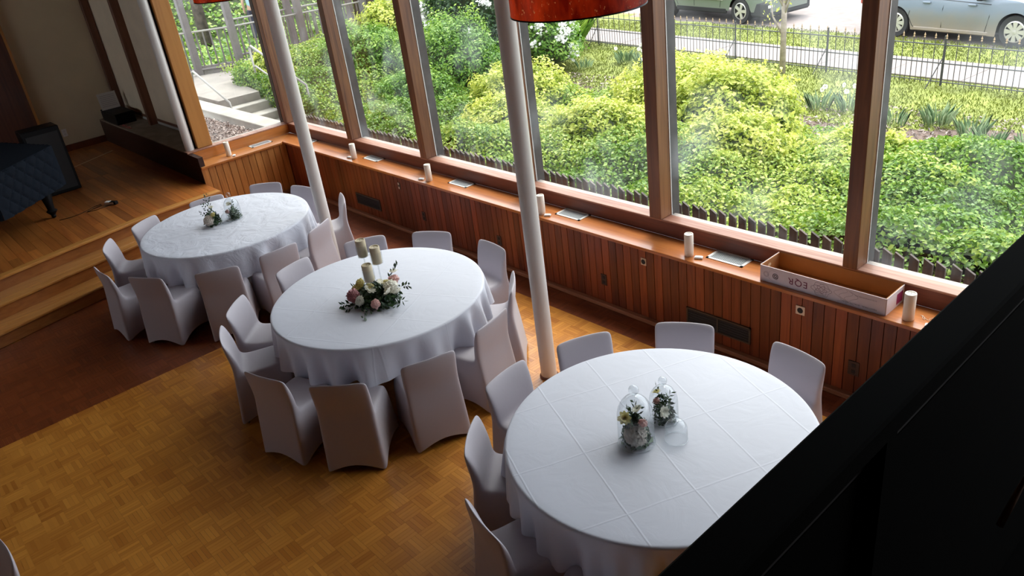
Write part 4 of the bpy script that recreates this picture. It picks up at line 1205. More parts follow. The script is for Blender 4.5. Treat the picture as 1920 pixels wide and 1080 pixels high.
# quilted cover: sides with diamond relief
mb = MB()
def quilt_side(a, b):
    ax, ay = a; bx, by = b
    ln = math.hypot(bx - ax, by - ay); nx, ny = (by - ay) / ln, -(bx - ax) / ln
    nu, nv = int(ln / .02), 26
    vs = []; fs = []
    for i in range(nu + 1):
        for j in range(nv + 1):
            u = i * ln / nu; v = .425 + (.945 - .425) * j / nv
            d1 = abs(((u + v) / .20) % 1 - .5); d2 = abs(((u - v) / .20) % 1 - .5)
            h = .024 * min(1, u / .12, (ln - u) / .12) * (1 - math.exp(-((.5 - d1) / .09) ** 2)) * (1 - math.exp(-((.5 - d2) / .09) ** 2))
            vs.append((ax + (bx - ax) * i / nu + nx * (.004 + h), ay + (by - ay) * i / nu + ny * (.004 + h), v))
    for i in range(nu):
        for j in range(nv):
            k = i * (nv + 1) + j
            fs.append((k, k + nv + 1, k + nv + 2, k + 1))
    mb.add(vs, fs)
for i in range(6):
    quilt_side(foot[(i + 1) % 6], foot[i])
mb.prism([(a, b) for a, b in foot], .935, .947)
mb.build('quilted_cover', M['quilt'], p, smooth=True, auto=True)
prof = [(a * 1.45, b) for a, b in [(.055, .47), (.062, .42), (.045, .40), (.058, .375), (.045, .355), (.052, .33), (.036, .20), (.030, .12), (.048, .10), (.04, .08), (.028, .06), (.02, .045)]]
for lx, ly in ((-.04, .51), (-.8, -1.35), (-1.3, -.1)):
    lg = MB().lathe(prof, 20, (lx, ly, 0)).build('leg', M['black'], p, smooth=True, auto=True)
    MB().tube([(lx - .012, ly, .028), (lx + .012, ly, .028)], .028, 16).build('caster', M['black'], lg, smooth=True)
sp = empty('speaker_cabinet', (-12.9, 2.13, ZS), 0, 'tall black cabinet standing behind the covered piano', 'speaker')
box('cabinet', (-.17, -.26, 0), (.17, .235, .955), M['black'], sp, bevel=.012)
box('grille', (.171, -.22, .05), (.178, .2, .88), M['vent_dark'], sp)
dv = empty('power_adapter', (-11.37, 2.41, ZS), .6, 'small black and silver adapter lying on the stage floor', 'adapter')
box('body', (-.05, -.03, 0), (.05, .03, .045), M['black'], dv, bevel=.005)
box('label_plate', (-.045, -.031, .01), (.02, -.0302, .04), M['alu'], dv)
box('plug', (-.13, -.03, 0), (-.055, .03, .045), M['white_plastic'], dv, bevel=.004)
cpts = [(-11.44, 1.72, ZS + .004), (-11.40, 1.85, ZS + .004), (-11.42, 1.98, ZS + .004), (-11.47, 2.08, ZS + .004), (-11.55, 2.20, ZS + .004), (-11.56, 2.29, ZS + .004), (-11.50, 2.28, ZS + .004), (-11.44, 2.15, ZS + .008), (-11.40, 2.06, ZS + .004), (-11.36, 2.18, ZS + .004), (-11.39, 2.37, ZS + .004)]
wire(cpts, .004, M['black'], 'thin dark cable looping over the stage floor from the piano leg to the adapter', 'cable', 'cable')
tp = box('floor_tape', (-.45, -.012, 0), (.45, .012, .0012), M['cream_panel']); tp.location = (-14.31, 2.96, ZS); tp.rotation_euler = (0, 0, math.radians(118))
tag(tp, 'thin pale strip of tape on the stage floor near the back wall', 'tape')
bx = empty('equipment_case', (-14.75, 3.72, .903), 0, 'black box sitting on the grey alcove ledge in the corner', 'case')
box('body', (-.45, -.17, 0), (.35, .15, .16), M['black'], bx, bevel=.01)
box('lid', (-.45, -.17, .162), (.35, .15, .185), M['black'], bx, bevel=.006)
M['paper'] = plain('music paper', (0.62, 0.60, 0.58), 0.8)
pp = empty('paper_sheet', (-15.02, 3.70, 1.092), 0, 'printed white sheet leaning in the corner on the black box', 'paper')
o = box('sheet', (-.002, -.16, 0), (.002, .15, .28), M['paper'], pp); o.rotation_euler = (0, math.radians(-10), 0)
for k in range(7):
    o = box('printed_line', (.0022, -.13, .05 + k * .03), (.003, .12, .056 + k * .03), M['ink_g'], pp); o.rotation_euler = (0, math.radians(-10), 0)
wire([(-14.35 + .03 * k, 3.60 + .03 * math.sin(k * 1.3), .907 + .004 * (k % 3)) for k in range(16)], .006, plain('red cable', (0.35, 0.05, 0.05), 0.5), 'bundle of red and white cable on the grey ledge beside the black box', 'cable', 'cable')
#PART3
# ------------------------------------------------------------------ outdoors: ground
def sm(t): t = np.clip(t, 0, 1); return t * t * (3 - 2 * t)
def street_y(x): return 18.75 - 0.19 * (x + 8.4) * np.where(np.asarray(x) < -8.4, 0.75, 1.0)
def walk_y(x): return 15.55 - 0.12 * (x + 8.4)
def gh(x, y):
    x = np.asarray(x, float); y = np.asarray(y, float)
    base = -0.48 * sm((y - 6.3) / 6.0)
    t = sm((-13.5 - x) / 3.2)
    left = .46 - .95 * sm((y - 12.0) / 4.0)
    z = base * (1 - t) + left * t
    z = z + .55 * np.maximum(0, -24.2 - x) * (1 - sm((y - 14) / 7))
    z = np.where((y < 6.95) & (x > -19.0), -0.2, z)
    z = np.where(y > street_y(x) - 0.05, -0.72, z)
    return z
def grid(name, xs, ys, zf, mats, zone, smooth=True):
    X, Y = np.meshgrid(xs, ys, indexing='ij')
    Z = zf(X, Y)
    nx, ny = X.shape
    v = np.stack([X, Y, Z], -1).reshape(-1, 3)
    i, j = np.meshgrid(np.arange(nx - 1), np.arange(ny - 1), indexing='ij')
    a = (i * ny + j).reshape(-1)
    F = np.stack([a, a + ny, a + ny + 1, a + 1], 1)
    me = bpy.data.meshes.new(name)
    me.vertices.add(len(v)); me.vertices.foreach_set('co', v.astype(np.float32).reshape(-1))
    me.loops.add(F.size); me.loops.foreach_set('vertex_index', F.astype(np.int32).reshape(-1))
    me.polygons.add(len(F)); me.polygons.foreach_set('loop_start', np.arange(len(F), dtype=np.int32) * 4)
    for m in mats: me.materials.append(m)
    cx = X[:-1, :-1].reshape(-1); cy = Y[:-1, :-1].reshape(-1)
    me.polygons.foreach_set('material_index', zone(cx, cy).astype(np.int32))
    me.polygons.foreach_set('use_smooth', np.full(len(F), smooth))
    me.update(calc_edges=True)
    return objm(name, me)
xs = np.concatenate([np.arange(-60, -24, 1.0), np.arange(-24, 3, .2), np.arange(3, 30, 2.0)])
ysg = np.concatenate([np.arange(5.86, 20, .2), np.arange(20, 70, 2.0)])
def ivy_edge(x): return 11.3 + .25 * np.sin(x * 1.7) + .2 * np.sin(x * 3.1) + np.where(x < -13, 1.2, 0) * sm((-13 - x) / 2)
def zone(x, y):
    z = np.zeros(len(x))
    z = np.where((y < ivy_edge(x)), 2, z)
    z = np.where((y >= ivy_edge(x)) & (y < 12.45 + .4 * np.sin(x * 1.3)), 1, z)
    z = np.where((x < -23), 2, z)
    return z
tag(grid('garden_ground', xs, ysg, gh, [M['grass'], M['soil'], M['under']], zone), kind='structure')
tag(box('window_well_ground', (-12.2, 5.31, -.6), (4, 5.87, -.25), M['soil']), kind='structure')
# street, sidewalk slabs
st = MB()
sxs = [-60, -30, -20, -14, -8.4, -4, 4, 30]
st.prism([(x, float(street_y(x))) for x in sxs] + [(30, 75), (-60, 75)], -.80, -.575)
tag(st.build('street', M['asphalt']), kind='structure')
kb = MB()
kb.prism([(x, float(street_y(x)) - .02) for x in sxs] + [(x, float(street_y(x)) + .10) for x in reversed(sxs)], -.8, -.53)
sw = empty('sidewalk', kind='structure')
x = -28.0
while x < 6:
    a = [(x + .006, float(walk_y(x)) + .12), (x + 1.494, float(walk_y(x + 1.5)) + .12), (x + 1.65, float(walk_y(x + 1.5)) + 1.42), (x + .16, float(walk_y(x)) + 1.42)]
    MB().prism(a, -.55, -.455 + random.uniform(-.004, .004)).build('slab', M['sidewalk'], sw)
    x += 1.5
# concrete wall, soil bed, landing and steps on the left
cw = tag(box('garden_wall', (-18.0, 5.50, -.6), (-11.9, 5.855, .505), M['concrete'], bevel=.01), 'low pale concrete wall top running from the steps towards the window corner', 'wall')
sb = tag(grid('soil_bed', np.arange(-18, -11.4, .12), np.arange(4.10, 5.52, .12), lambda X, Y: .40 + .02 * np.sin(X * 7) * np.cos(Y * 9), [M['soil']], lambda a, b: np.zeros(len(a))), kind='structure')
n = 7000
P = np.stack([rng.uniform(-17.5, -11.55, n), rng.uniform(4.14, 5.44, n), .405 + .03 * rng.random(n)], 1)
V = leaves_np(P, np.array([0, 0, 1.]) + rng.normal(size=(n, 3)) * .5, .02 + .05 * rng.random(n), .4, .1)
chipm = leafmat('mulch chips', (0.05, 0.035, 0.03), (0.22, 0.16, 0.14), (0.46, 0.36, 0.31), trans=0.0)
tag(objm('bark_mulch', leaf_mesh('bark_mulch', V, chipm, rng.random(n))), 'brown bark mulch on the soil bed behind the short left window', 'mulch', kind='stuff')
stp = empty('garden_steps', (-16.2, 6.4, 0), 0, 'grey concrete garden steps with a landing leading down beside the ivy', 'steps')
def gbox(name, a, b, m=M['concrete']):
    o = box(name, a, b, m, stp, bevel=.012); o.location = (16.2, -6.4, 0); return o
o = MB().prism([(-20.3, 6.0), (-16.2, 6.0), (-16.12, 6.86), (-18.2, 7.15), (-18.95, 8.0), (-20.0, 7.5)], -.5, .50).build('landing', plain('landing concrete', (.22, .195, .175), .85, var=.15, nscale=3), stp); o.location = (16.2, -6.4, 0)
gbox('step', (-16.35, 5.98, -.4), (-15.88, 7.0, .335))
gbox('step', (-15.90, 5.98, -.4), (-15.50, 7.05, .165))
gbox('step', (-15.52, 5.98, -.4), (-15.10, 7.1, 0.0))
gbox('path', (-15.12, 5.86, -.4), (-11.9, 7.0, -.12))
for nm, pts, lb in [('hand_rail', [(-17.5, 6.02, .50), (-17.3, 6.02, 1.0), (-17.2, 6.02, 1.03), (-15.7, 6.02, .52), (-15.6, 6.0, .1)], 'thin grey metal handrail on the near side of the garden steps'),
                    ('hand_rail', [(-16.6, 7.1, .40), (-16.6, 7.1, 1.33), (-16.5, 7.1, 1.36), (-14.4, 7.1, .72), (-14.4, 7.1, .1)], 'thin grey metal handrail on the ivy side of the garden steps')]:
    t = tag(MB().tube(pts, .022, 8).build(nm, M['grey_rail'], smooth=True), lb, 'handrail')
    if '-16.6' in str(pts[0][0]):
        MB().tube([(-16.6, 7.1, .92), (-16.5, 7.1, .94), (-14.4, 7.1, .30)], .02, 8).build('lower_rail', M['grey_rail'], t, smooth=True)

# ------------------------------------------------------------------ vegetation
def fb(x, y, s, seed=0):
    out = np.zeros_like(x, float); amp = 1; tot = 0
    r2 = np.random.default_rng(100 + seed)
    for o_ in range(3):
        for _ in range(5):
            a = r2.uniform(0, 2 * PI); f = s * (2 ** o_) * r2.uniform(.7, 1.4)
            out += amp * np.sin((x * np.cos(a) + y * np.sin(a)) * f + r2.uniform(0, 6.28))
        tot += amp * 2.2; amp *= .55
    return out / tot
def ivy_h(x, y):
    near = sm((y - 6.0) / 1.0)
    return np.maximum(gh(x, np.maximum(y, 6.96)), -.5) + .10 + (.22 + .20 * fb(x, y, 1.6) + .09 * fb(x, y, 5.0, 3)) * (.35 + .65 * near) * sm((ivy_edge(x) + .1 - y) / .8)
n = 240000
X = rng.uniform(-21.5, 1.2, n); Y = rng.uniform(6.02, 12.6, n)
keep = (Y < ivy_edge(X) + .15 * rng.normal(size=n)) & ~((X < -12.9) & (Y < 7.0 + .12 * rng.normal(size=n))) & ~((X < -18.45 + .12 * (Y - 9)) ) & ~((X < -18.0) & (Y < 7.2 + (-18.0 - X) * 1.0))
keep &= rng.random(n) < np.where(X < -13, .8, 1)
X, Y = X[keep], Y[keep]; n = len(X)
e = .04
Z = ivy_h(X, Y)
nx = -(ivy_h(X + e, Y) - Z) / e; ny = -(ivy_h(X, Y + e) - Z) / e
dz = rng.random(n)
P = np.stack([X, Y, Z + .06 - .20 * dz ** 1.5], 1)
Nn = np.stack([nx, ny, np.ones(n)], 1) + rng.normal(size=(n, 3)) * .55
patch = fb(X, Y, 1.1, 9) * .5 + .5
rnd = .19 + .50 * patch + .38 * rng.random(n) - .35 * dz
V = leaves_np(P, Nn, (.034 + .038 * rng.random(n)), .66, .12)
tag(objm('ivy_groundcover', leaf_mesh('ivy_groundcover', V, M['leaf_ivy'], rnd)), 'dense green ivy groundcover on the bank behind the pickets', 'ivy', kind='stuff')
tag(grid('ivy_litter', np.arange(-21, 1.4, .15), np.arange(6.96, 11.4, .15), lambda a, b: np.where((a < -18.3 + .1 * (b - 9)) | ((a < -17.9) & (b < 7.3 + (-18.0 - a) * 1.0)) | ((a < -12.9) & (b < 7.05)), -.6, ivy_h(a, b) - .14), [M['under']], lambda a, b: np.zeros(len(a))), 'dark leaf litter under the ivy', 'ground', kind='stuff')
n = 6000
X = rng.uniform(-17.6, -12.9, n); Zc = rng.random(n)
top_ = ivy_h(X, np.full(n, 7.15))
P = np.stack([X, 6.98 + .14 * rng.random(n) - .10 * np.sin(Zc * 3) * (.6 + .4 * np.sin(X * 5)), -.15 + (top_ + .2) * Zc], 1)
V = leaves_np(P, np.array([0, -1, .5]) + rng.normal(size=(n, 3)) * .5, .04 + .04 * rng.random(n), .66, .12)
tag(objm('ivy_cascade', leaf_mesh('ivy_cascade', V, M['leaf_ivy'], .1 + .7 * rng.random(n))), 'ivy spilling over the edge beside the garden steps', 'ivy', kind='stuff')
# hill beyond the walkway
n = 34000
X = rng.uniform(-37, -20.5, n); Y = rng.uniform(2, 22, n)
P = np.stack([X, Y, gh(X, Y) + .05 + .12 * rng.random(n)], 1)
V = leaves_np(P, np.array([.5, 0, 1.]) + rng.normal(size=(n, 3)) * .6, .10 + .09 * rng.random(n), .7, .1)
tag(objm('hillside_ivy', leaf_mesh('hillside_ivy', V, M['leaf_ivy'], .1 + .6 * rng.random(n))), 'ivy covering the slope beyond the grey walkway', 'ivy', kind='stuff')

def shrub(x, y, rx, ry, h, n, leaf, size, label, group=None, z0=None, name='shrub', lump=.16, base=.1):
    z = float(gh(x, y)) if z0 is None else z0
    t = empty(name, (x, y, z), 0, label, 'shrub', group)
    u = rng.normal(size=(n, 3)); u /= np.linalg.norm(u, axis=1, keepdims=True)
    u[:, 2] = np.abs(u[:, 2]) * 1.0
    th = np.arctan2(u[:, 1], u[:, 0]); ph = np.arcsin(np.clip(u[:, 2], 0, 1))
    s1 = random.random() * 9
    lm = 1 + lump * fb(th * 1.2 + s1, ph * 2.0, 3.0, 5) + lump * .7 * fb(th * 2 + s1, ph * 3, 5.5, 7)
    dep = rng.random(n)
    r = lm * (1.0 - .22 * dep ** 1.4) + .03 * rng.normal(size=n)
    P = u * r[:, None] * np.array([rx, ry, h]); P[:, 2] += base * h
    Nn = u / np.array([rx, ry, h]) * h + rng.normal(size=(n, 3)) * .6 + np.array([0, 0, .35])
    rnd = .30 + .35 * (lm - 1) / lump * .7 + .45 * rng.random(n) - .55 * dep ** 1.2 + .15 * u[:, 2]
    V = leaves_np(P, Nn, size * (.6 + .8 * rng.random(n)), .5, .12)
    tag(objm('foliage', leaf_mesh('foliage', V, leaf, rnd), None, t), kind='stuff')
    mb = MB(); vs = []; fs = []
    for j in range(7):
        for i in range(16):
            a = 2 * PI * i / 16; b = j / 6 * PI / 2
            vs.append((rx * .72 * math.cos(a) * math.cos(b), ry * .72 * math.sin(a) * math.cos(b), h * .74 * math.sin(b)))
    for j in range(6):
        for i in range(16): fs.append((j * 16 + i, j * 16 + (i + 1) % 16, (j + 1) * 16 + (i + 1) % 16, (j + 1) * 16 + i))
    mb.add(vs, fs); mb.build('twig_mass', M['under'], t, smooth=True)
    mb = MB()
    for k in range(5):
        a = random.random() * 6.28
        mb.tube([(0, 0, -.1), (.3 * rx * math.cos(a), .3 * ry * math.sin(a), h * .5), (.55 * rx * math.cos(a), .55 * ry * math.sin(a), h * .8)], [.02, .014, .006], 5)
    mb.build('stem', M['bark'], t)
    return t
gs = 'bright shrubs on the bank'
for a in [
    (-8.25, 10.9, 1.4, 1.1, 1.05, 15000, 'leaf_bright', .075, 'tall bright yellow-green shrub in the middle bay below the young tree'),
    (-6.95, 10.3, 1.2, 1.0, 1.10, 13000, 'leaf_bright', .075, 'bright yellow-green shrub left of the second-last mullion, lower down the bank'),
    (-6.0, 8.9, 0.95, .8, .72, 8000, 'leaf_bright', .07, 'small yellow-green shrub low on the bank just above the pickets, right bay'),
    (-8.2, 8.7, 1.1, .8, .72, 9000, 'leaf_bright', .07, 'yellow-green shrub low on the bank in the wide middle bay'),
    (-11.3, 9.9, 1.15, 1.0, .95, 10000, 'leaf_bright', .07, 'yellow-green shrub right of the second cream column near the mulch'),
    (-10.2, 8.6, 1.0, .85, .62, 8000, 'leaf_bright', .07, 'low yellow-green shrub between the second column and the fourth mullion'),
    (-13.9, 10.3, 1.55, 1.2, 1.55, 15000, 'leaf_green', .07, 'large soft green shrub below the white blossoms'),
    (-13.2, 8.8, 1.1, .9, .8, 9000, 'leaf_green', .065, 'fresh green shrub on the bank left of the second column'),
    (-16.3, 9.6, 1.3, 1.0, .75, 9000, 'leaf_green', .075, 'green shrub below the grey railing posts on the left bank'),
    (-17.2, 10.9, .8, .8, 1.0, 5000, 'leaf_bright', .085, 'yellow-green shrub at the foot of the white trunk'),
    (-11.9, 7.6, .9, .7, .45, 6000, 'leaf_green', .06, 'low green shrub just above the far pickets'),
    (-3.6, 8.9, 1.0, .8, .45, 6000, 'leaf_ivy', .07, 'low mound of ivy shrub on the right of the last mullion'),
    (-4.6, 9.9, .9, .7, .5, 5000, 'leaf_bright', .07, 'low yellow-green mound at the edge of the mulch right of the last mullion'),
    (-16.7, 7.55, .5, .45, .7, 3000, 'leaf_bright', .08, 'small bright bush at the corner of the landing'),
]:
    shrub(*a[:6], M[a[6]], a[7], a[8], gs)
shrub(-17.6, 6.15, .7, .22, .35, 1500, M['leaf_dark'], .06, 'straggly weedy plant beside the near handrail of the steps')
# blossom tree
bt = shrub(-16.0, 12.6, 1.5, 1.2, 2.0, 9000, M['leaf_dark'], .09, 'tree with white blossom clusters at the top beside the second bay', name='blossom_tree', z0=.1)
bt['category'] = 'tree'
n = 1500
u = rng.normal(size=(n, 3)); u /= np.linalg.norm(u, axis=1, keepdims=True); u[:, 2] = np.abs(u[:, 2])
cl = u[rng.integers(0, 38, n)] * np.array([1.5, 1.2, 2.0]) * 1.02 + rng.normal(size=(n, 3)) * .07 + np.array([0, 0, .2])
wm = leafmat('white blossom', (0.65, 0.66, 0.62), (0.8, 0.8, 0.78), (0.9, 0.9, 0.9), trans=.3)
V = leaves_np(cl, rng.normal(size=(n, 3)) + np.array([.3, -.6, .6]), np.full(n, .10), .8, .1)
tag(objm('white_blossom', leaf_mesh('white_blossom', V, wm, rng.random(n)), None, bt), kind='stuff')
n = 9000
bt2 = shrub(-14.6, 13.4, 1.3, 1.0, 1.25, 6000, M['leaf_green'], .09, 'green shrub with white flower heads at the top behind the second column', z0=-.2)
cl = u[rng.integers(40, 70, 900)] * np.array([1.3, 1.0, 1.25]) * 1.04 + rng.normal(size=(900, 3)) * .06 + np.array([0, 0, .15])
V = leaves_np(cl, rng.normal(size=(900, 3)) + np.array([.3, -.6, .6]), np.full(900, .09), .8, .1)
tag(objm('white_blossom', leaf_mesh('white_blossom', V, wm, rng.random(900)), None, bt2), kind='stuff')
# bladed plants
def blades(n, rad, ln, w, lean=.35):
    a = rng.uniform(0, 2 * PI, n); r = rad * np.sqrt(rng.random(n))
    b = np.stack([r * np.cos(a), r * np.sin(a), np.zeros(n)], 1)
    d = np.stack([np.cos(a) * lean * rng.random(n), np.sin(a) * lean * rng.random(n), np.ones(n)], 1)
    Ls = ln * (.6 + .5 * rng.random(n))
    tip = b + d * Ls[:, None] + np.stack([np.cos(a), np.sin(a), -np.ones(n) * .4], 1) * (lean * Ls * .5)[:, None]
    mid = b + d * (Ls * .6)[:, None]
    s = np.cross(d, rng.normal(size=(n, 3))); s /= np.linalg.norm(s, axis=1, keepdims=True); s *= w / 2
    v = np.stack([b - s, mid + s, tip, mid - s * .2], 1)
    return v.reshape(-1, 3)
def daffodil(x, y, n, ln, fl, label):
    t = empty('daffodil_clump', (x, y, float(gh(x, y)) + .0), 0, label, 'flowers', 'daffodil clumps along the mulch')
    objm('blades', leaf_mesh('blades', blades(n, .18, ln * .85, .022), M['leaf_blade'], rng.random(n)), None, t)['kind'] = 'stuff'
    for k in range(fl):
        a = random.random() * 6.28; r = random.random() * .22
        o = objm('flower_head', BL['open_w'], None, t, (r * math.cos(a), r * math.sin(a), ln * random.uniform(.85, 1.15)))
        o.scale = (1.1,) * 3; o.rotation_euler = (1.2, 0, random.uniform(-.6, .6))
for x, y, n, ln, fl, lb in [
    (-15.3, 14.1, 60, .42, 2, 'daffodil clump just right of the second column at the mulch'), (-14.5, 13.9, 50, .36, 0, 'leafy daffodil clump left of the thin pale sapling'),
    (-13.5, 13.9, 40, .34, 0, 'sparse daffodil leaves right of the thin pale sapling'), (-12.9, 14.7, 60, .42, 1, 'daffodil leaves before the iron fence, mid bay'),
    (-12.0, 14.3, 90, .50, 7, 'tall daffodil clump with white heads left of the fourth mullion'), (-11.2, 13.7, 80, .45, 4, 'daffodil clump with drooping white heads beside the fourth mullion'),
    (-10.4, 13.5, 70, .42, 0, 'leafy clump just right of the fourth mullion behind the bright shrub'), (-6.9, 12.9, 60, .40, 2, 'daffodil clump left of the last mullion on the mulch'),
    (-6.4, 12.95, 60, .42, 4, 'pale daffodil clump close to the last mullion'), (-5.4, 12.5, 40, .34, 0, 'short leaf clump right of the last mullion'),
    (-4.85, 12.75, 80, .42, 0, 'blue-green daffodil leaves in the right bay'), (-4.2, 12.4, 70, .40, 0, 'daffodil leaves in the right bay, second clump'),
    (-3.8, 11.9, 60, .38, 0, 'daffodil leaves in the right bay, low at the ivy edge'), (-3.3, 12.0, 60, .36, 0, 'rightmost daffodil leaf clump')]:
    daffodil(x, y, n, ln, fl, lb)
t = empty('daylily_clump', (-16.3, 15.2, float(gh(-16.3, 15.2))), 0, 'big mass of green strap leaves beside the red lamp, left of the iron fence', 'plant')
objm('blades', leaf_mesh('blades', blades(900, 1.1, .75, .05, .5), M['leaf_green'], .2 + .8 * rng.random(900)), None, t)['kind'] = 'stuff'
n = 110000
X = rng.uniform(-20, 1, n); Y = rng.uniform(11.9, 19.2, n)
k = (Y < street_y(X) - .05) & ~((Y > walk_y(X) + .1) & (Y < walk_y(X) + 1.45)) & ((Y > 12.45 + .4 * np.sin(X * 1.3)) | (rng.random(n) < .06))
X, Y = X[k], Y[k]; n = len(X)
V = blades(n, .03, .06, .014, .5).reshape(-1, 4, 3) + np.stack([X, Y, gh(X, Y) - .01], 1)[:, None, :]
V[:, :, 2] = np.where(Y[:, None] > street_y(X)[:, None] - .4, V[:, :, 2] * 1.0, V[:, :, 2])
tag(objm('lawn_grass', leaf_mesh('lawn_grass', V.reshape(-1, 3), M['leaf_grass'], .15 + .6 * rng.random(n) + .3 * fb(X, Y, 1.3, 4))), 'short yellow-green lawn grass beside the iron fence and sidewalk', 'grass', kind='stuff')
n = 5000
X = rng.uniform(-16, -1, n); Y = rng.uniform(11.2, 13.5, n)
V = leaves_np(np.stack([X, Y, gh(X, Y) + .02], 1), np.array([0, 0, 1.]) + rng.normal(size=(n, 3)) * .5, .04 + .06 * rng.random(n), .4, .1)
tag(objm('garden_mulch', leaf_mesh('garden_mulch', V, chipm, rng.random(n))), 'greyish brown mulch strip between the ivy and the lawn', 'mulch', kind='stuff')

# trees
def trunk(name, x, y, z, h, r, m, label, lean=(0, 0), cat='tree', leaves=None, nst=0):
    t = empty(name, (x, y, z), 0, label, cat)
    MB().tube([(0, 0, -.2), (lean[0] * .3, lean[1] * .3, h * .35), (lean[0] * .7, lean[1] * .7, h * .7), (lean[0], lean[1], h)], [r * 1.2, r, r * .85, r * .6], 10).build('trunk', m, t, smooth=True)
    tips = []
    for k in range(nst):
        a = random.random() * 6.28; z0 = h * random.uniform(.15, .7); l = h * random.uniform(.2, .42)
        p1 = (lean[0] * z0 / h, lean[1] * z0 / h, z0); p2 = (p1[0] + .28 * l * math.cos(a), p1[1] + .28 * l * math.sin(a), z0 + l * .5); p3 = (p1[0] + .36 * l * math.cos(a), p1[1] + .36 * l * math.sin(a), z0 + l)
        MB().tube([p1, p2, p3], [r * .45, r * .3, r * .12], 6).build('branch', m, t, smooth=True)
        tips += [p2, p3, ((p2[0] + p3[0]) / 2, (p2[1] + p3[1]) / 2, (p2[2] + p3[2]) / 2)]
    if leaves:
        T_ = np.array(tips); n = leaves
        P = T_[rng.integers(0, len(T_), n)] + rng.normal(size=(n, 3)) * .09
        V = leaves_np(P, rng.normal(size=(n, 3)) + np.array([0, 0, .5]), .05 + .04 * rng.random(n), .5, .1)
        tag(objm('foliage', leaf_mesh('foliage', V, M['leaf_bright'], .3 + .6 * rng.random(n)), None, t), kind='stuff')
    return t
trunk('young_tree', -8.84, 14.94, -.46, 3.2, .055, M['bark_pale'], 'young tree with grey stems and sparse fresh leaves behind the iron fence, right of centre', leaves=420, nst=12)
trunk('sapling', -14.5, 14.4, -.46, 3.0, .05, M['bark_pale'], 'thin pale sapling trunk standing in the mulch under the red lamp', leaves=60, nst=3)
trunk('tree', -23.9, 9.0, .4, 7, .15, M['bark'], 'thick dark tree trunk on the ivy slope at the top left', lean=(-.5, .3))
trunk('tree', -22.0, 12.2, .4, 7, .22, M['bark'], 'dark trunk behind the railing, left one of the group of three', lean=(.6, .3))
trunk('tree', -21.6, 13.1, .4, 7, .28, M['bark'], 'dark trunk behind the railing, middle one of the group of three', lean=(-.4, .3))
trunk('tree', -21.8, 14.3, .3, 7, .24, M['bark'], 'dark trunk behind the railing, right one of the group of three', lean=(.5, .9))
trunk('white_trunk', -18.05, 11.75, .4, 5, .11, M['birch'], 'smooth white trunk standing where the grey railing ends')
trunk('tree', -28.5, 11.5, 2.6, 7, .3, M['bark'], 'far trunk high on the ivy slope', lean=(.2, .3))

# picket fence by the windows
pf = empty('picket_fence', (-12.3, 5.9, -.3), 0, 'short dark weathered picket fence with slanted tops just outside the windows', 'fence')
pm = MB().prism_y([(0, 0), (.072, 0), (.072, .97), (0, 1.012)], 0, .022).mesh('picket', M['fence_wood'])
for k in range(126):
    o = objm('picket', pm, None, pf, (k * .105, random.uniform(-.004, .004), random.uniform(-.008, .008)))
    o.rotation_euler = (0, random.uniform(-.012, .012), 0)
box('rail', (0, .022, .35), (13.2, .05, .43), M['fence_wood'], pf)

# grey walkway
wk = empty('walkway', (-19.2, 7.9, .45), 0, 'grey timber walkway with tall posts and railings beyond the steps', 'walkway')
def rel(p): return (p[0] + 19.2, p[1] - 7.9, p[2] - .45)
PT = [(-20.4, 6.2), (-19.79, 7.07), (-19.18, 7.90), (-18.82, 9.53), (-18.49, 11.17)]
def post(x, y):
    box('post', (x + 19.2 - .075, y - 7.9 - .075, -.1), (x + 19.2 + .075, y - 7.9 + .075, 5), M['grey_post'], wk)
for x, y in PT: post(x, y)
FAR = [(x - 1.45, y + .45) for x, y in PT[2:]]
for x, y in FAR[1:]: post(x, y)
def rail(a, b, z, r, m, name):
    MB().tube([rel((a[0], a[1], z)), rel((b[0], b[1], z))], r, 6).build(name, m, wk)
for seq in (PT, FAR):
    for a, b in zip(seq, seq[1:]):
        rail(a, b, 1.5, .024, M['grey_rail'], 'hand_rail')
        rail(a, b, .62, .035, M['grey_post'], 'lower_rail')
        ln = math.hypot(b[0] - a[0], b[1] - a[1]); nb = int(ln / .16)
        for k in range(1, nb):
            q = (a[0] + (b[0] - a[0]) * k / nb, a[1] + (b[1] - a[1]) * k / nb)
            MB().box((-.014, -.014, .1), (.014, .014, 1.05)).build('baluster', M['grey_post'], wk, loc=(q[0] + 19.2, q[1] - 7.9, 0))
a, b = PT[1], PT[2]
MB().prism([rel((a[0], a[1], 0))[:2], rel((b[0], b[1], 0))[:2], rel((b[0] - .04, b[1] + .03, 0))[:2], rel((a[0] - .04, a[1] + .03, 0))[:2]], .05, .25).build('kick_board', M['grey_post'], wk)
MB().prism([rel((*PT[2], 0))[:2], rel((*PT[4], 0))[:2], rel((*FAR[2], 0))[:2], rel((*FAR[0], 0))[:2]], -.05, .05).build('deck', M['concrete'], wk)
# dark board fence at the top beyond the blossom
bf = empty('board_fence', (-20.5, 16.2, -.3), math.radians(-8), 'brown board fence glimpsed between the white blossoms at the top', 'fence')
for k in range(26):
    box('fence_board', (k * .22 - 1.5, 0, 0), (k * .22 - 1.5 + .16, .03, 2.2), M['fence_wood'], bf)
box('fence_rail', (-1.5, .03, .4), (4.2, .08, .5), M['fence_wood'], bf)

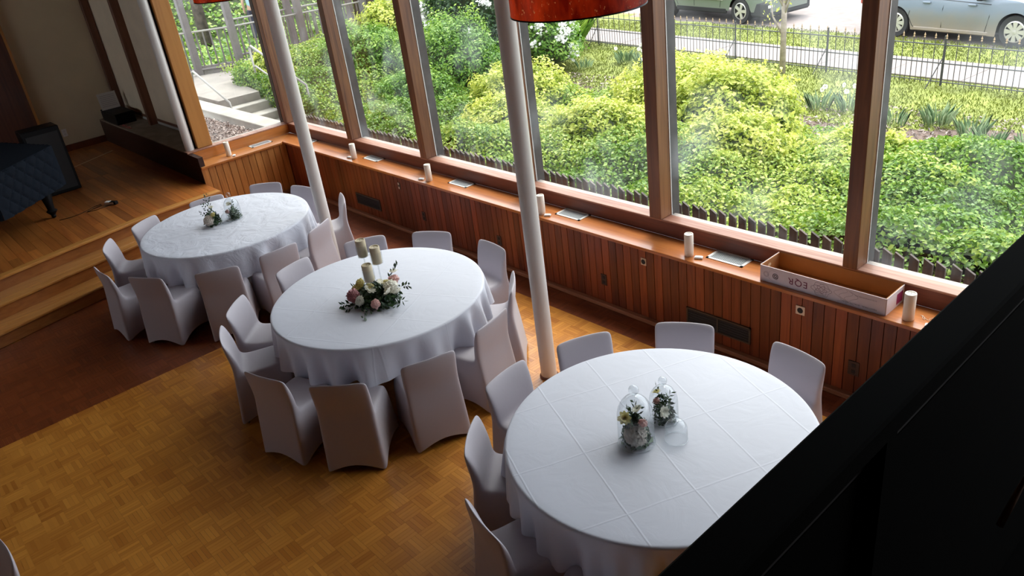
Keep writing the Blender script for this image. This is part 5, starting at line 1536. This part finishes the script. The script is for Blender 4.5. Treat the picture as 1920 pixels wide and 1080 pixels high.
# wrought iron fence
fi = empty('iron_fence', (-8.09, 15.30, -.46), math.atan2(-1.02, 8.0), 'low black wrought iron fence with spear tips along the sidewalk', 'fence')
pl = MB().tube([(0, 0, 0), (0, 0, .80)], .0075, 5).mesh('picket', M['iron'])
tipm = MB().lathe([(.004, .80), (.02, .815), (.008, .83), (.018, .85), (.0005, .90)], 6).mesh('spear_tip', M['iron_tip'])
ps = MB().tube([(0, 0, 0), (0, 0, .46)], .006, 5).mesh('short_picket', M['iron'])
for k in range(-48, 46):
    x = k * .2
    a = objm('picket', pl, None, fi, (x, 0, 0)); objm('spear_tip', tipm, None, a)
    objm('short_picket', ps, None, fi, (x + .1, 0, 0))
for z, r in ((.05, .010), (.38, .012), (.70, .012)):
    MB().tube([(-9.6, 0, z), (9.2, 0, z)], r, 6).build('fence_rail', M['iron'], fi)
for k in range(-4, 4):
    x = k * 2.36 + .02
    MB().tube([(x, 0, -.1), (x, 0, .86)], .017, 6).build('fence_post', M['iron'], fi)
    MB().tube([(x, 0, .50), (x - .12, -.30, -.05)], .010, 5).build('brace', M['iron'], fi)
scr = MB().tube([(.05 + .035 * math.cos(t), 0, .64 + .035 * math.sin(t)) for t in [q * .8 for q in range(8)]], .004, 4, cap=False).mesh('scroll', M['iron'])
for k in range(-30, 40): objm('scroll', scr, None, fi, (k * .2, 0, 0))

# ------------------------------------------------------------------ cars
def carpaint(name, col, dirt, z0, z1):
    m, nt, p = newmat(name)
    tcn = N(nt, 'ShaderNodeTexCoord'); sp_ = N(nt, 'ShaderNodeSeparateXYZ'); nt.links.new(tcn.outputs['Object'], sp_.inputs[0])
    nz = N(nt, 'ShaderNodeTexNoise', i_Scale=3.0, i_Detail=4.0); nt.links.new(tcn.outputs['Object'], nz.inputs['Vector'])
    ad = N(nt, 'ShaderNodeMath', operation='MULTIPLY_ADD'); ad.inputs[1].default_value = .3; nt.links.new(nz.outputs[0], ad.inputs[0]); nt.links.new(sp_.outputs[2], ad.inputs[2])
    r = N(nt, 'ShaderNodeMapRange'); r.inputs[1].default_value = z0 + .15; r.inputs[2].default_value = z1 + .15; nt.links.new(ad.outputs[0], r.inputs[0])
    mx = N(nt, 'ShaderNodeMix', data_type='RGBA'); mx.inputs[6].default_value = rgb(dirt); mx.inputs[7].default_value = rgb(col); nt.links.new(r.outputs[0], mx.inputs[0])
    nt.links.new(mx.outputs[2], p.inputs['Base Color'])
    mr = N(nt, 'ShaderNodeMapRange'); mr.inputs[3].default_value = .7; mr.inputs[4].default_value = .28; nt.links.new(r.outputs[0], mr.inputs[0]); nt.links.new(mr.outputs[0], p.inputs['Roughness'])
    p.inputs['Metallic'].default_value = .15
    return m
M['rubber'] = plain('tyre rubber', (0.03, 0.03, 0.033), 0.8)
M['rim'] = plain('silver rim', (0.62, 0.60, 0.57), 0.35, metal=0.5)
M['car_glass'] = plain('dark car glass', (0.03, 0.04, 0.045), 0.08)
def wheel(parent, x, yy, r, spokes, style):
    w = empty('wheel', (x, yy, r), parent=parent)
    prof = [(r * .66, -.09), (r * .95, -.10), (r, -.06), (r, .06), (r * .95, .10), (r * .66, .09), (r * .66, -.09)]
    def turn(mb):
        mb.v = [(a, c, b) for a, b, c in mb.v]; return mb
    turn(MB().lathe(prof, 36)).build('tire', M['rubber'], w, smooth=True, auto=True)
    s = -1 if yy < 0 else 1
    mb = turn(MB().lathe([(r * .66, s * .085), (r * .60, s * .095), (r * .58, s * .06), (r * .1, s * .05), (.0001, s * .05)], 36))
    mb.build('rim_dish', M['vent_dark'], w, smooth=True, auto=True)
    mb = turn(MB().lathe([(r * .66, s * .088), (r * .585, s * .10), (r * .58, s * .085)], 36))
    turn2 = MB().lathe([(r * .16, s * .065), (r * .15, s * .10), (.0001, s * .105)], 20); turn(turn2)
    mb.add(turn2.v, turn2.f)
    for k in range(spokes):
        a = 2 * PI * k / spokes
        ca, sa = math.cos(a), math.sin(a)
        w0, w1 = (r * .075, r * .15) if style else (r * .10, r * .13)
        vs = []
        for q, ww in ((r * .12, w0), (r * .60, w1)):
            for sg in (-1, 1):
                for yv in (s * .07, s * .098):
                    vs.append((q * ca - sg * ww * sa, yv, q * sa + sg * ww * ca))
        mb.add(vs, [(0, 1, 3, 2), (4, 6, 7, 5), (0, 4, 5, 1), (2, 3, 7, 6), (1, 5, 7, 3), (0, 2, 6, 4)])
    mb.build('rim', M['rim'], w)
def car(name, rear, front, length_r, length_f, paint, label, top_pts, hwf, wr, spokes, style, cabin, trim_m, sill_z, seams, zg=-.575):
    rx, ry = rear; fx, fy = front
    wb = math.hypot(fx - rx, fy - ry); ang = math.atan2(fy - ry, fx - rx)
    nxx, nyy = -math.sin(ang), math.cos(ang)
    t = empty(name, (rx + nxx * .80, ry + nyy * .80, zg), ang, label, 'car')
    def top(x):
        for (a, za), (b, zb) in zip(top_pts, top_pts[1:]):
            if x <= b: return za + (zb - za) * (x - a) / (b - a)
        return top_pts[-1][1]
    xs_ = sorted(set([-length_r + (wb + length_r + length_f) * k / 130 for k in range(131)]))
    nr = 12
    mb = MB()
    ar = wr * 1.13
    def ring(x):
        zb = sill_z
        for xw in (0, wb):
            d = x - xw
            if abs(d) < ar: zb = max(zb, wr + math.sqrt(ar * ar - d * d))
        zt = max(top(x), zb + .06)
        pts = []
        e = min(1, (x + length_r) / .45, (wb + length_f - x) / .55)
        tw = .78 + .22 * math.sqrt(max(0, e))
        for j in range(nr + 1):
            z = zb + (zt - zb) * j / nr
            pts.append((x, -hwf(z) * tw, z))
        return pts + [(x, y_ * -1, z_) for _, y_, z_ in reversed(pts)]
    R_ = [ring(x) for x in xs_]
    m_ = len(R_[0])
    vs = [p for r in R_ for p in r]; fs = []
    for i in range(len(R_) - 1):
        for j in range(m_ - 1): fs.append((i * m_ + j, (i + 1) * m_ + j, (i + 1) * m_ + j + 1, i * m_ + j + 1))
    fs.append(tuple(range(m_))); fs.append(tuple(reversed([(len(R_) - 1) * m_ + j for j in range(m_)])))
    mb.add(vs, fs)
    mb.build('body', paint, t, smooth=True, auto=True)
    MB().prism_y([(x, z) for x, z in [(-length_r + .1, sill_z + .03), (wb + length_f - .1, sill_z + .03), (wb + length_f - .3, .75), (-length_r + .2, .75)]], -.62, .62).build('underbody', M['vent_dark'], t)
    # cabin
    c = MB(); a = cabin
    c.add([(a[0][0], -.76, a[0][1]), (a[1][0], -.60, a[1][1]), (a[2][0], -.60, a[2][1]), (a[3][0], -.76, a[3][1]), (a[0][0], .76, a[0][1]), (a[1][0], .60, a[1][1]), (a[2][0], .60, a[2][1]), (a[3][0], .76, a[3][1])],
          [(0, 1, 2, 3), (7, 6, 5, 4), (0, 4, 5, 1), (1, 5, 6, 2), (2, 6, 7, 3)])
    c.build('window', M['car_glass'], t, bevel=.03)
    MB().box((a[1][0] - .05, -.60, a[1][1] - .02), (a[2][0] + .05, .60, a[1][1] + .04)).build('roof', paint, t, bevel=.04)
    for x_ in (a[0][0] * .5 + a[1][0] * .5, (a[1][0] + a[2][0]) / 2):
        MB().tube([(x_, -.765, a[0][1]), (x_ * .9 + .1, -.61, a[1][1])], .03, 6).build('pillar', paint, t)
    for xw in (0, wb):
        for sg in (-1, 1): wheel(t, xw, sg * .78, wr, spokes, style)
    for pts in seams:
        MB().tube([(x, -hwf(z) - .001, z) for x, z in pts], .007, 4).build('door_seam', M['vent_dark'], t)
    return t, hwf, wb
hw_s = lambda z: .86 + .05 * math.exp(-((z - .62) / .28) ** 2) - .06 * max(0, z - .9) / .2
M['paint_blue'] = carpaint('dusty blue grey paint', (0.21, 0.25, 0.31), (0.32, 0.26, 0.20), .2, .72)
M['paint_green'] = carpaint('grey green paint', (0.16, 0.20, 0.165), (0.18, 0.20, 0.17), .3, .6)
t, h_, wb = car('sedan_car', (-8.42, 19.14), (-5.74, 18.56), 1.05, 1.0, M['paint_blue'], 'dusty blue-grey sedan parked at the top right behind the iron fence',
    [(-1.05, .62), (-1.0, .98), (-.4, 1.08), (.4, 1.05), (1.8, .98), (2.7, .93), (3.4, .80), (3.74, .60)], hw_s, .33, 8, True,
    [(-.35, 1.02), (.35, 1.42), (1.55, 1.44), (2.35, .95)], None, .20,
    [[(.36, .62), (.33, .50), (.42, .30), (.50, .24)], [(1.18, .98), (1.15, .70), (1.13, .30)], [(2.22, .95), (2.20, .60), (2.12, .28), (2.05, .24)], [(.5, .24), (1.13, .24), (2.05, .24)], [(-.2, .93), (.8, .90), (2.2, .84)]])
for xh in (.95, 2.0):
    box('door_handle', (xh - .28, -.935, .80), (xh - .10, -.895, .835), M['paint_blue'], t, bevel=.008)
box('mirror', (1.95, -1.08, .93), (2.10, -.86, 1.05), M['black'], t, bevel=.03)
box('sill_panel', (.45, -.885, .20), (2.2, -.84, .29), M['paint_blue'], t, bevel=.02)
box('tail_light', (-1.05, -.80, .68), (-.93, -.62, .84), plain('red lens', (0.35, 0.05, 0.04), 0.3), t, bevel=.02)
hw_u = lambda z: .88 + .04 * math.exp(-((z - .75) / .35) ** 2) - .05 * max(0, z - 1.0) / .3
t, h_, wb = car('suv_car', (-16.0, 20.45), (-13.05, 19.86), .95, .95, M['paint_green'], 'grey-green SUV parked at the top centre behind the young tree',
    [(-.95, .8), (-.9, 1.1), (0, 1.15), (2.0, 1.12), (3.0, 1.05), (3.6, .95), (3.9, .65)], hw_u, .345, 5, False,
    [(-.75, 1.1), (-.5, 1.68), (1.5, 1.70), (2.35, 1.08)], None, .34,
    [[(1.25, 1.1), (1.22, .7), (1.2, .42)], [(.42, 1.0), (.42, .6), (.5, .42)], [(2.3, 1.05), (2.3, .6), (2.25, .42)]])
box('sill_panel', (.42, -.90, .26), (2.5, -.84, .40), M['vent_dark'], t, bevel=.02)
box('side_strip', (.5, -.945, .62), (2.4, -.915, .645), M['alu'], t)
box('front_bumper', (3.35, -.87, .20), (3.95, .87, .62), M['vent_dark'], t, bevel=.06)
box('fog_light', (3.70, -.80, .44), (3.965, -.62, .53), M['alu'], t, bevel=.02)

# ------------------------------------------------------------------ person on the slope
def skin(name, joints, edges, m, parent):
    me = bpy.data.meshes.new(name)
    me.from_pydata([j[0] for j in joints], edges, [])
    o = bpy.data.objects.new(name, me); C.objects.link(o)
    md = o.modifiers.new('skin', 'SKIN')
    for i, j in enumerate(joints):
        me.skin_vertices[0].data[i].radius = j[1] if isinstance(j[1], tuple) else (j[1], j[1])
    me.skin_vertices[0].data[0].use_root = True
    s = o.modifiers.new('sub', 'SUBSURF'); s.levels = 2; s.render_levels = 2
    dg = bpy.context.evaluated_depsgraph_get(); dg.update()
    m2 = bpy.data.meshes.new_from_object(o.evaluated_get(dg))
    bpy.data.objects.remove(o)
    m2.materials.clear(); m2.materials.append(m)
    m2.polygons.foreach_set('use_smooth', [True] * len(m2.polygons))
    return objm(name, m2, None, parent)
pe = empty('person', (-23.0, 10.25, .46), math.radians(60), 'person walking beyond the grey railing in a light blue shirt and dark trousers', 'person')
M['skin'] = plain('skin', (0.45, 0.28, 0.20), 0.6); M['shirt'] = plain('light blue shirt', (0.33, 0.48, 0.55), 0.8); M['trouser'] = plain('dark trousers', (0.03, 0.03, 0.05), 0.85); M['hair'] = plain('brown hair', (0.06, 0.04, 0.03), 0.8)
J = [((0, 0, .95), (.13, .10)), ((0, 0, 1.15), (.12, .09)), ((0, 0, 1.38), (.15, .10)), ((0, 0, 1.50), .055), ((0, .01, 1.60), (.075, .085)), ((0, .02, 1.70), (.07, .085)),
     ((.17, 0, 1.42), .05), ((.23, .02, 1.15), .042), ((.22, .12, .93), .033), ((.21, .17, .84), (.035, .02)), ((-.17, 0, 1.42), .05), ((-.23, -.04, 1.15), .042), ((-.24, .02, .92), .033), ((-.24, .04, .83), (.035, .02)),
     ((.09, 0, .88), .085), ((.10, .10, .50), .06), ((.10, .02, .10), .042), ((.10, .16, .03), (.04, .03)), ((-.09, 0, .88), .085), ((-.10, -.05, .50), .06), ((-.10, -.22, .12), .042), ((-.10, -.10, .03), (.04, .03))]
E_ = [(0, 1), (1, 2), (2, 3), (3, 4), (4, 5), (2, 6), (6, 7), (7, 8), (8, 9), (2, 10), (10, 11), (11, 12), (12, 13), (0, 14), (14, 15), (15, 16), (16, 17), (0, 18), (18, 19), (19, 20), (20, 21)]
skin('body', J, E_, M['skin'], pe)
skin('trousers', [((0, 0, 1.04), (.15, .12)), ((.09, 0, .86), .11), ((.10, .10, .50), .08), ((.10, .02, .10), .065), ((-.09, 0, .86), .11), ((-.10, -.05, .50), .08), ((-.10, -.21, .13), .065)], [(0, 1), (1, 2), (2, 3), (0, 4), (4, 5), (5, 6)], M['trouser'], pe)
skin('shirt', [((0, 0, .94), (.155, .12)), ((0, 0, 1.18), (.145, .11)), ((0, 0, 1.38), (.17, .12)), ((0, 0, 1.47), .07), ((.17, 0, 1.42), .07), ((.22, .01, 1.22), .06), ((-.17, 0, 1.42), .07), ((-.22, -.03, 1.22), .06)], [(0, 1), (1, 2), (2, 3), (2, 4), (4, 5), (2, 6), (6, 7)], M['shirt'], pe)
skin('hair', [((0, -.02, 1.66), (.08, .09)), ((0, 0, 1.75), (.075, .085))], [(0, 1)], M['hair'], pe)
skin('shoe', [((.10, -.03, .05), .05), ((.10, .17, .035), .04)], [(0, 1)], M['black'], pe)
skin('shoe', [((-.10, -.26, .07), .05), ((-.10, -.08, .035), .04)], [(0, 1)], M['black'], pe)
